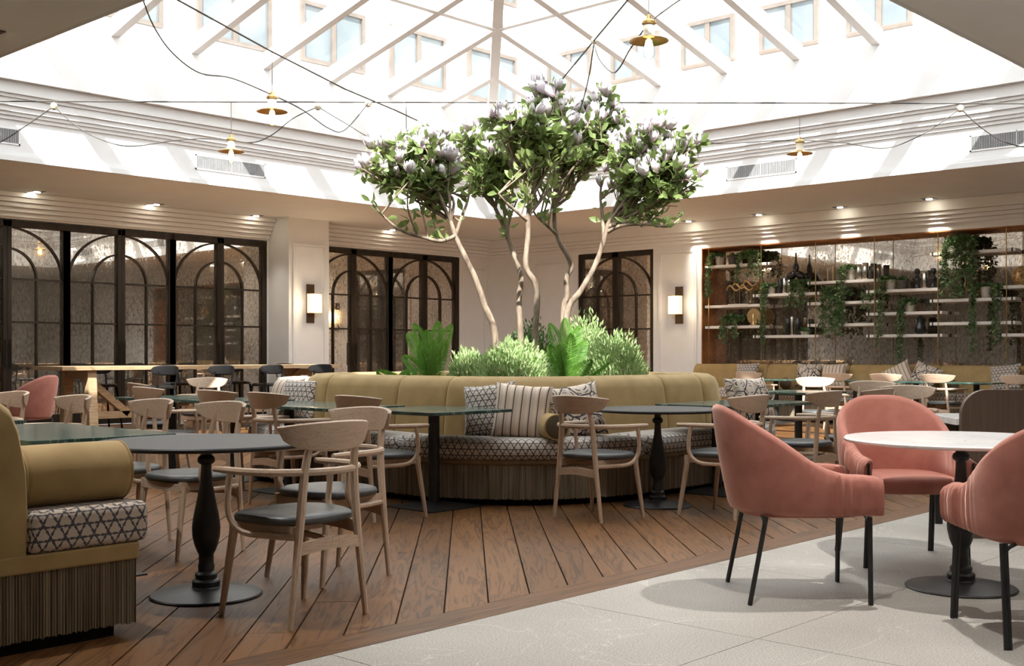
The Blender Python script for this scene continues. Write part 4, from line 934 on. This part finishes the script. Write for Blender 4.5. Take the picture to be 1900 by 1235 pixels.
def tree(trunk_px, dep, lobe, label, nb, limbs=(), seed=0):
    """trunk_px: bottom to top pixels at depth dep; lobe: (px,py,rx,ry)"""
    rr = random.Random(seed); base = atd(*trunk_px[0], dep); e = tag(empty('magnolia_tree', (base.x,base.y,.82)), label, 'tree', 'flowering magnolia trees in the planter'); o0 = Vector(e.location)
    pts = [atd(x,y,dep)-o0 for x, y in trunk_px]; pts = [Vector((pts[0].x,pts[0].y,-.04))]+pts; sm = bez(pts, 5); n = len(sm)
    ob('trunk', MB().tube(sm, [.034-.014*i/n+.0016*math.sin(i*1.7) for i in range(n)], 10), BARK, e, 60)
    k = dep/FPX; C_ = atd(lobe[0], lobe[1], dep)-o0; rx, rz_ = lobe[2]*k*1.12, lobe[3]*k*1.2; ry = rx*.85
    def inl(s_=1.):
        while True:
            u = [rr.uniform(-1,1) for _ in range(3)]
            if sum(a*a for a in u) <= 1: break
        return C_+(RT*u[0]*rx+FW*u[1]*ry)*s_+UP*u[2]*rz_*s_
    br = MB(); tips = []
    top = sm[-1]
    def curve(p, q_, sag, r0, r1, n=6):
        mid = (p+q_)/2+Vector((rr.uniform(-1,1),rr.uniform(-1,1),rr.uniform(-.3,.8)))*sag; path = bez([p,mid,q_],n//2+1); br.tube(path,[r0+(r1-r0)*i/(len(path)-1) for i in range(len(path))],6); return path
    for lp in limbs:
        path = bez([atd(x,y,dep+dd)-o0 for (x,y,dd) in lp],4); br.tube(path,[.021-.013*i/(len(path)-1) for i in range(len(path))],7); tips.append((path[-1],(path[-1]-path[-3]).normalized()))
        for q_ in path[3::2]: tips.append((q_, (UP+RT*rr.uniform(-.8,.8)).normalized()))
        for _ in range(4):
            p = path[rr.randrange(2,len(path))]; t = inl(.95); pp = curve(p,p+(t-p)*.7,.06,.011,.005); tips += [(x,(pp[-1]-pp[0]).normalized()) for x in pp[2:]]
    for i in range(nb):
        t = inl(.75); p1 = curve(top, t, .10, .017, .008, 6)
        for j in range(4):
            a = p1[rr.randrange(2,len(p1))]; t2 = a+(inl(1.)-a)*rr.uniform(.45,.95); t2.z = max(t2.z, a.z-.12); p2 = curve(a, t2, .06, .008, .004, 5)
            for l_ in range(3):
                b = p2[rr.randrange(1,len(p2))]; t3_ = b+(inl(1.08)-b)*rr.uniform(.25,.6)+UP*.05; p3 = curve(b, t3_, .03, .0045, .0022, 4)
                d = (p3[-1]-p3[0]).normalized()
                for x in p3[1:]: tips.append((x, d))
                tips.append((p3[-1], d))
    ob('branches', br, BARK, e, 60)
    # leaves
    cand = []
    for p, d in tips:
        for _ in range(rr.choice((2,2,2,3))):
            dd = (d*.5+Vector((rr.uniform(-1,1),rr.uniform(-1,1),rr.uniform(-.5,.9)))).normalized(); cand.append((p+dd*.015, dd, rr.uniform(0,6.28), rr.uniform(.75,1.35)))
    cand.sort(key=lambda c: (c[0]-C_).dot(FW)); near = cand[:110]; rest = cand[110:]
    for p, d, ro, s_ in near:
        l_ = bpy.data.objects.new('leaf', LEAFME); COL.objects.link(l_); l_.parent = e; M = rot_to(d, ro).to_4x4() @ Matrix.Scale(s_,4); M.translation = p; l_.matrix_local = M
    m = MB()
    for p, d, ro, s_ in rest: add_leaf(m, p, d, ro, .105*s_, .05*s_)
    stuff(ob('foliage', m, LEAFT, e, 80))
    fl_ = [t for t in tips if (t[0]-C_).z > -.35*rz_]; rr.shuffle(fl_); fl_.sort(key=lambda t: -.8*(t[0]-C_).z-.8*(t[0]-C_).length-rr.random()*.9)
    for p, d in fl_[:int(14*nb)]:
        o_ = bpy.data.objects.new('blossom', BLOS[rr.randrange(3)]); COL.objects.link(o_); o_.parent = e; dd = (UP*1.1+d*.7+RT*rr.uniform(-.4,.4)+FW*rr.uniform(-.4,.4)).normalized()
        M = dd.to_track_quat('Z','Y').to_matrix().to_4x4() @ Matrix.Scale(rr.uniform(.75,1.1),4); M.translation = p; o_.matrix_local = M
    return e
tree([(919,622),(899,565),(882,516),(859,468),(845,437),(836,410)], 11.1, (764,305,114,90), 'leftmost magnolia tree leaning left out of the planter', 10, [[(845,437,0),(819,447,-.1),(785,440,-.15),(743,427,-.2),(708,397,-.2),(690,375,-.25)],[(845,437,0),(857,402,.1),(868,372,.2),(872,345,.25)]], 11)
tree([(966,616),(963,556),(967,514),(950,462),(936,423),(919,386)], 11.9, (905,285,85,85), 'slim magnolia tree second from the left', 8, [[(950,462,0),(942,430,-.05),(948,400,-.1),(960,370,-.1)]], 12)
tree([(993,624),(996,536),(976,494),(980,437),(980,403),(984,370)], 11.2, (995,235,100,80), 'middle magnolia tree with the tallest crown', 10, [[(980,410,0),(950,385,-.1),(925,360,-.15)],[(980,400,0),(1005,370,.1),(1025,345,.15)]], 13)
tree([(1046,580),(1052,550),(1051,516),(1059.5,491),(1032.5,434),(1028,380)], 12.1, (1088,245,105,85), 'magnolia tree with the sharply kinked trunk', 10, [[(1032.5,434,0),(1012,415,-.1),(998,403,-.1),(985,385,-.15)],[(1028,385,0),(1055,365,.1),(1070,340,.1)]], 14)
tree([(1052,585),(1078,539),(1103.6,494),(1120.6,445),(1128,415)], 11.4, (1224,308,106,96), 'rightmost magnolia tree leaning right out of the planter', 11, [[(1120.6,445,0),(1118,400,.1),(1114,360,.15),(1122,310,.2)],[(1128,430,0),(1155,418,-.1),(1200,416,-.15),(1240,420,-.2),(1262,405,-.2)],[(1130,420,0),(1170,400,-.05),(1210,380,-.1),(1236,355,-.1)]], 15)
def shrub(px, py, dep, rx, ry, label, mat=None, n=2600, seed=0):
    rr = random.Random(seed); c = atd(px,py,dep); k = dep/FPX; rx *= k; ry *= k; zb = .80
    e = tag(empty('planter_shrub', (c.x,c.y,zb)), label, 'shrub', 'mounded shrubs in the planter'); m = MB(); hz = (c.z+ry-zb)
    st = MB()
    for i in range(26):
        a = rr.uniform(0,2*PI); r_ = rr.random()**.5*.75; st.tube([(0+.1*math.cos(a),.1*math.sin(a),0),(rx*r_*math.cos(a),rx*r_*math.sin(a),hz*.8*math.sqrt(1-r_*r_))],[.006,.003],5)
    ob('stems', st, BARK, e, 60)
    for i in range(n):
        a = rr.uniform(0,2*PI); ph = math.acos(rr.uniform(-.05,1)); r_ = rr.uniform(.62,1.0)+.10*math.sin(a*5+seed)*math.sin(ph*4)
        nrm = Vector((math.sin(ph)*math.cos(a),math.sin(ph)*math.sin(a),math.cos(ph))); p = Vector((nrm.x*rx*r_,nrm.y*rx*r_,nrm.z*hz*r_))
        d = (nrm*.7+UP*.5+Vector((rr.uniform(-1,1),rr.uniform(-1,1),rr.uniform(-.5,1)))*.6).normalized(); add_leaf(m,p,d,rr.uniform(0,6.28),rr.uniform(.035,.07),rr.uniform(.011,.018),.08)
    stuff(ob('foliage', m, mat or SHRUB, e, 0)); return e
shrub(868,672,10.9,42,22,'small pale green shrub beside the left fern',None,1900,1)
shrub(955,668,10.6,82,34,'wide pale green shrub at the front of the planter',None,4200,2)
shrub(1085,648,11.6,58,62,'tall pale green shrub left behind the right fern',None,3600,3)
shrub(1140,668,11.0,66,48,'low pale green shrub at the right end of the planter',None,3600,4)
shrub(985,625,12.6,62,28,'darker green shrub at the back between the trunks',SHRUBD,2600,5)
shrub(1165,685,11.6,40,28,'small pale shrub farthest right in the planter',None,1800,6)
shrub(910,685,11.9,50,22,'low darker shrub at the back left of the planter',SHRUBD,1700,7)
def fern(px, dep, fronds, label, seed):
    rr = random.Random(seed); c = P((px-CXP)/FPX*dep, dep, .80); e = tag(empty('fern', c), label, 'fern', 'bright green ferns in the planter')
    for (dx, top, fw_) in fronds:
        tip = atd(px+dx, top, dep+fw_)-c; p0 = Vector((0,0,0)); mid = tip*.5+UP*abs(tip.z)*.16; path = bez([p0,mid,tip],14); m = MB(); m.tube(path,[.006-.004*i/(len(path)-1) for i in range(len(path))],5)
        side = (tip.cross(FW)).normalized() if tip.cross(FW).length > .01 else RT
        L_ = tip.length
        for i in range(2,len(path)):
            t = i/(len(path)-1)
            for h in (0,.5):
                if i == len(path)-1 and h: continue
                p = path[i] if not h else (path[i]+path[i+1])/2; ll = .092*math.sin(PI*min(1,.22+.76*t))**1.1*min(1,L_/.35)+.005
                tg = (path[min(i+1,len(path)-1)]-path[i-1]).normalized()
                for sg in (-1,1): add_leaf(m,p,side*sg+tg*.55-FW*.15,PI/2+rr.uniform(-.4,.4),ll,.0085,.1)
        ob('frond', m, FERNM, e, 0)
fern(800,10.5,[(-32,600,0),(-8,612,-.1),(14,596,.1),(38,602,0),(28,630,-.15),(-44,618,.1),(-22,640,-.25),(4,632,-.2),(-52,660,0)],'bright fern at the left front of the planter',1)
fern(1052,10.4,[(-32,600,.1),(-4,590,-.1),(22,605,0),(-34,640,-.1),(46,668,-.15),(8,618,-.25),(36,632,0),(-16,640,-.25),(78,672,-.1)],'bright fern right of the middle of the planter',2)
fern(738,10.9,[(-38,688,0),(-18,690,-.2),(20,689,.1),(34,686,.2)],'small fern drooping over the left rim of the planter',3)
# ================================================================== DISPLAY SHELVES
YS0, YS1 = .06, .30
def shelf(x0, x1, z, label):
    e = tag(empty('floating_shelf', ((x0+x1)/2,(YS0+YS1)/2,z)), label, 'shelf', 'white hanging shelves'); h = (x1-x0)/2
    ob('board', MB().box((-h,-.12,-.05),(h,.12,0)), SHELFW, e, 0, bevel=.003)
    for sg in (-1,1): ob('rod_socket', MB().box((sg*(h-.05)-.012,-.125,-.055),(sg*(h-.05)+.012,.125,.004)), BLACKM, e, 0)
rows_ = ['top','second','third','fourth']
SH = {}
for key, a, b, y, lab in (('a1',1303,1428,493.5,'top white shelf of the leftmost column'),('a2',1303,1416,567,'middle white shelf of the leftmost column'),('a3',1303,1416,605,'bottom white shelf of the leftmost column'),('b1',1397,1520,546,'upper white shelf of the second column'),('b2',1397,1518,622,'lower white shelf of the second column'),('c1',1498,1630,522.7,'top white shelf of the third column'),('c2',1498,1629,561,'middle white shelf of the third column'),('c3',1498,1629,601,'bottom white shelf of the third column'),('d1',1607,1751,538.5,'top white shelf of the fourth column'),('d2',1607,1748,580,'middle white shelf of the fourth column'),('d3',1607,1748,620.6,'bottom white shelf of the fourth column'),('e1',1725,1884,469,'top white shelf of the fifth column'),('e2',1725,1884,555.5,'middle white shelf of the fifth column'),('e3',1725,1884,598,'bottom white shelf of the fifth column'),('f1',1851,2010,530,'upper white shelf of the column cut by the right edge'),('f2',1851,2010,618.7,'lower white shelf of the column cut by the right edge')):
    p, q_ = ony(a,y,YS0), ony(b,y,YS0); SH[key] = p.z; shelf(p.x,q_.x,p.z,lab)
for i_, px in enumerate((1316,1413,1514,1623,1741,1868)):
    x = ony(px,500,YS0).x
    tag(ob('shelf_rod', MB().tube([(x,YS0-.012,RZ0+.02),(x,YS0-.012,RZ1-.02)],.008,8), BRASS), ('first','second','third','fourth','fifth','sixth')[i_]+' brass shelf rod from the left in the niche', 'rod', 'brass shelf rods')
YM = .17
def sx(px, z, y=YM): return ony(px, 500, y).x
def pot(px, key, r, h, mat, label, ivy=None, seed=0):
    """ivy: (strand list [(dpx, drop m, spread)], bush radius)"""
    z = SH[key]+.001; x = sx(px,z); rr = random.Random(seed+px); e = tag(empty('plant_pot', (x,YM,z)), label, 'potted plant' if ivy else 'pot')
    ob('pot', MB().lathe([(r*.72,0),(r*.78,.006),(r*.97,h*.85),(r*1.04,h*.86),(r*1.04,h),(r*.94,h),(r*.92,h*.9),(.01,h*.9)],24), mat, e)
    if ivy:
        m = MB(); strands, br_, n = ivy; st = MB()
        for i in range(n):
            a = rr.uniform(0,2*PI); r_ = rr.random()**.5*br_; p = Vector((r_*math.cos(a)*1.25,max(-.11,min(.11,r_*math.sin(a))),h+rr.uniform(-.02,br_*.7)*(1-.3*r_/br_))); d = Vector((rr.uniform(-1,1),rr.uniform(-1,.2),rr.uniform(-.6,.8)))
            add_leaf(m,p,d,rr.uniform(0,6.28),rr.uniform(.04,.065),rr.uniform(.035,.055),.2)
        for (dx, drop, sp) in strands:
            ns = int(sp/.018)+3
            for q_ in range(ns):
                x0 = dx+rr.uniform(-sp,sp); y0 = rr.uniform(-.17,-.12); dr = drop*rr.uniform(.6,1.05); path = bez([(dx*.4,-.02,h),(x0*.8,y0*.8,h+.02),(x0,y0,-dr*.3),(x0+rr.uniform(-.03,.03),y0,-dr)],5); st.tube(path,.003,4)
                for i in range(int(dr/.0095)):
                    t = rr.random(); j = int(t*(len(path)-1)); p = path[j].lerp(path[min(j+1,len(path)-1)], rr.random())+Vector((rr.uniform(-.03,.03),rr.uniform(-.03,.015),rr.uniform(-.02,.02)))
                    add_leaf(m,p,(rr.uniform(-1,1),rr.uniform(-1,.3),rr.uniform(-1,.3)),rr.uniform(0,6.28),rr.uniform(.035,.06),rr.uniform(.03,.05),.2)
        stuff(ob('foliage', m, LEAFI, e, 0)); 
        if strands: ob('vines', st, BARK, e)
    return e
pot(1336,'a1',.09,.17,POTP,'pale pot with long ivy leftmost on the top shelf',([(-.13,.62,.05)],.09,120),1)
pot(1360,'a1',.10,.16,POTD,'dark plain pot on the top left shelf',([],.07,40),2)
pot(1396,'a1',.10,.13,POTD,'pot hidden in a dense ivy bush on the top left shelf',([(-.22,.35,.04),(.05,.25,.05),(.18,.3,.04)],.19,620),3)
pot(1360,'a3',.08,.10,POTD,'ivy bush spilling over the bottom left shelf',([(-.08,.32,.10),(.12,.22,.06)],.16,420),4)
pot(1432,'b1',.07,.14,POTP,'small pale pot with the longest ivy on the second column',([(-.10,1.05,.05)],.07,90),5)
pot(1487,'b1',.08,.13,POTD,'bright leafy ivy pot at the right of the upper second shelf',([(-.12,.25,.06),(.10,.30,.06)],.17,480),6)
pot(1494,'b2',.085,.06,POTP,'low pale bowl of small green plant on the lower second shelf',([],.07,130),7)
pot(1578,'c1',.09,.19,POTP,'pale pot with ivy falling past the third column shelves',([(-.10,.85,.07)],.10,160),8)
pot(1553,'c2',.10,.13,POTD,'dark pot under a big ivy mass on the third column',([(-.13,.62,.13),(.12,.62,.10)],.22,700),9)
pot(1612,'c2',.06,.09,POTD,'small dark pot with trailing ivy at the right of the third column',([(.02,.12,.05)],.08,90),10)
pot(1653,'d1',.085,.17,POTP,'pale pot with long ivy on the fourth column top',([(-.12,1.0,.05)],.08,130),11)
pot(1676,'d1',.095,.15,POTD,'dark bowl beside the busts on the fourth column',([],.06,50),12)
pot(1688,'d2',.085,.16,POTP,'pale pot with ivy on the middle fourth shelf',([(-.12,.80,.06)],.10,140),13)
pot(1786,'e1',.15,.13,POTD,'long ivy hedge spilling from the top fifth shelf',([(-.22,.72,.08),(-.05,.75,.10),(.14,.70,.10),(.24,.5,.05)],.21,1000),14)
pot(1830,'e2',.09,.18,POTP,'pale pot with long ivy on the middle fifth shelf',([(-.14,.85,.07)],.08,110),15)
pot(1850,'e2',.095,.15,POTD,'dark pot at the right of the middle fifth shelf',([(.05,.75,.07)],.06,60),16)
def vase(px, key, prof, mat, label, cat='vase', n=20, y=YM, name='vase'):
    z = SH[key]+.001; o_ = ob(name, MB().lathe(prof,n), mat); o_.location = (sx(px,z,y),y,z); return tag(o_, label, cat)
cyl = lambda r, h: [(r*.96,0),(r,.005),(r,h-.005),(r*.96,h),(r*.8,h),(r*.8,h-.06),(.01,h-.06)]
for px, key, r, h, mat, lab in ((1448,'b1',.045,.27,BLACKG,'black cylinder vase on the upper second shelf'),(1456,'b1',.04,.29,CHROME,'slim chrome vase on the upper second shelf, left'),(1465,'b1',.035,.25,CHROME,'slim chrome vase on the upper second shelf, right'),(1462,'b2',.045,.30,BLACKG,'tall black cylinder on the lower second shelf'),(1470,'b2',.03,.33,CHROME,'tall thin chrome cylinder on the lower second shelf'),(1481,'b2',.055,.30,BLACKG,'wide black cylinder on the lower second shelf'),(1594,'c1',.05,.27,CHROME,'chrome cylinder on the top third shelf, left'),(1606,'c1',.055,.29,CHROME,'chrome cylinder on the top third shelf, middle'),(1621,'c1',.055,.27,BLACKG,'black cylinder on the top third shelf, right'),(1716,'d1',.045,.27,CHROME,'silver cylinder between the two black busts'),(1536,'c1',.012,.24,GOLD,'thin gold candle holder on the third shelf, left'),(1546,'c1',.012,.26,GOLD,'thin gold candle holder on the third shelf, right')):
    vase(px,key,cyl(r,h),mat,lab)
# black busts
def bust(px, key, label):
    z = SH[key]+.001; e = tag(empty('bust_figure', (sx(px,z),YM,z)), label, 'sculpture', 'small black busts')
    ob('body', MB().lathe([(.045,0),(.05,.03),(.035,.07),(.05,.13),(.06,.17),(.03,.21),(.028,.24)],20), BLACKG, e, 60); ob('head', MB().lathe([(.01,.23),(.04,.25),(.05,.285),(.04,.325),(.01,.34)],18), BLACKG, e, 60)
bust(1702,'d1','black bust figure left of the silver cylinder'); bust(1732,'d1','black bust figure right of the silver cylinder')
# herons
def heron(px, key, flip, label, s_=1., mat=BLACKG, z=None, up=True):
    z = (SH[key]+.001) if z is None else z; e = tag(empty('bird_sculpture', (sx(px,z),YM,z)), label, 'sculpture')
    path = bez([(-.10*flip,0,.20),(-.02*flip,0,.24),(.05*flip,0,.28)],4); ob('body', MB().tube([Vector(p)*s_ for p in path],[.012*s_,.03*s_,.045*s_,.055*s_,.055*s_,.055*s_,.05*s_,.045*s_,.035*s_][:len(path)],12), mat, e, 60)
    nk = [(.04*flip,0,.28),(.07*flip,0,.36),(.05*flip,0,.45),(.055*flip,0,.56)] if up else [(.04*flip,0,.28),(.09*flip,0,.33),(.12*flip,0,.33),(.17*flip,0,.31)]
    np_ = bez(nk,4); ob('neck', MB().tube([Vector(p)*s_ for p in np_],[(.032-.026*i/(len(np_)-1))*s_ for i in range(len(np_))],10), mat, e, 60)
    for dx in (-.02,.02): ob('leg', MB().tube([Vector((dx,0,.22))*s_,Vector((dx+.01,0,0))*s_],.006*s_,6), mat, e)
heron(1471,'b1',1,'black heron with neck stretched up, left of the pair',1.3); heron(1483,'b1',-1,'black heron with neck stretched up, right of the pair',1.3)
heron(1722,'d2',1,'small black bird on the middle fourth shelf',.6,BLACKG,None,False); heron(1795,'e2',-1,'small gold bird on the middle fifth shelf',.62,GOLD,None,True)
# gold wave flock
z = SH['a2']+.001; e = tag(empty('wave_sculpture', (sx(1370,z),YM,z)), 'flowing gold ribbon sculpture on thin stands, left column', 'sculpture')
ob('plinth', MB().box((-.20,-.05,0),(.20,.05,.015)), SHELFW, e, 0)
for i_, (x0, zz) in enumerate(((-.26,.30),(-.14,.34),(.02,.30),(.10,.38))):
    pth_ = bez([(x0,0,zz-.02),(x0+.04,0,zz+.05),(x0+.10,0,zz+.06),(x0+.16,0,zz),(x0+.22,0,zz-.03),(x0+.30,0,zz+.01)],5); ob('ribbon', MB().tube(pth_,[.008+.014*math.sin(PI*k/(len(pth_)-1)) for k in range(len(pth_))],8), GOLD, e, 60)
    ob('stand', MB().tube([(x0+.17,0,.015),(x0+.17,0,zz-.04)],.004,6), GOLD, e)
# gold disc
z = SH['a3']+.001; e = tag(empty('disc_sculpture', (sx(1399,z),YM,z)), 'gold disc sculpture with a flared stem, left column', 'sculpture')
d_ = MB().lathe([(.002,-.012),(.14,-.010),(.15,0),(.14,.010),(.002,.012)],36); d_.v = [(x,zz,y+.17) for x,y,zz in d_.v]; ob('disc', d_, GOLD, e, 40)
ob('stem', MB().lathe([(.09,0),(.05,.03),(.02,.10),(.008,.22)],20,(0,-.02,0)), GOLD, e, 60)
# skull like black vase and woven ring
vase(1708,'d3',[(.06,0),(.09,.02),(.10,.07),(.085,.13),(.07,.2),(.075,.27),(.05,.29),(.04,.28)],BLACKG,'round black glossy vase on the bottom fourth shelf')
z = SH['f1']+.001; m = MB()
rr = random.Random(5)
for i in range(46):
    ax = Vector((rr.uniform(-1,1),rr.uniform(-1,1),rr.uniform(-1,1))).normalized(); u = ax.orthogonal().normalized(); w_ = ax.cross(u); o_ = ax*rr.uniform(-.10,.10); r_ = math.sqrt(.15**2-o_.length**2)
    m.tube([o_+u*(r_*math.cos(2*PI*k/20))*1.0+w_*(r_*math.sin(2*PI*k/20)) for k in range(21)],.005,5)
m.v = [(x,y*.7,zz+.152) for x,y,zz in m.v]; o_ = ob('woven_ball', m, GOLD); o_.location = (sx(1896,z),YM,z); tag(o_, 'woven golden wicker ball at the right edge of the niche', 'ornament')
z = SH['c3']+.001; e = tag(empty('driftwood', (sx(1600,z),YM,z)), 'gnarled driftwood piece on the bottom third shelf', 'ornament')
ob('base', MB().box((-.12,-.05,0),(.12,.05,.02)), POTD, e, 0); ob('branch', MB().tube(bez([(-.1,0,.02),(-.04,.02,.10),(.03,-.02,.13),(.11,.01,.04)],4),[.012+.01*math.sin(k) for k in range(13)],7), BARK, e, 60)
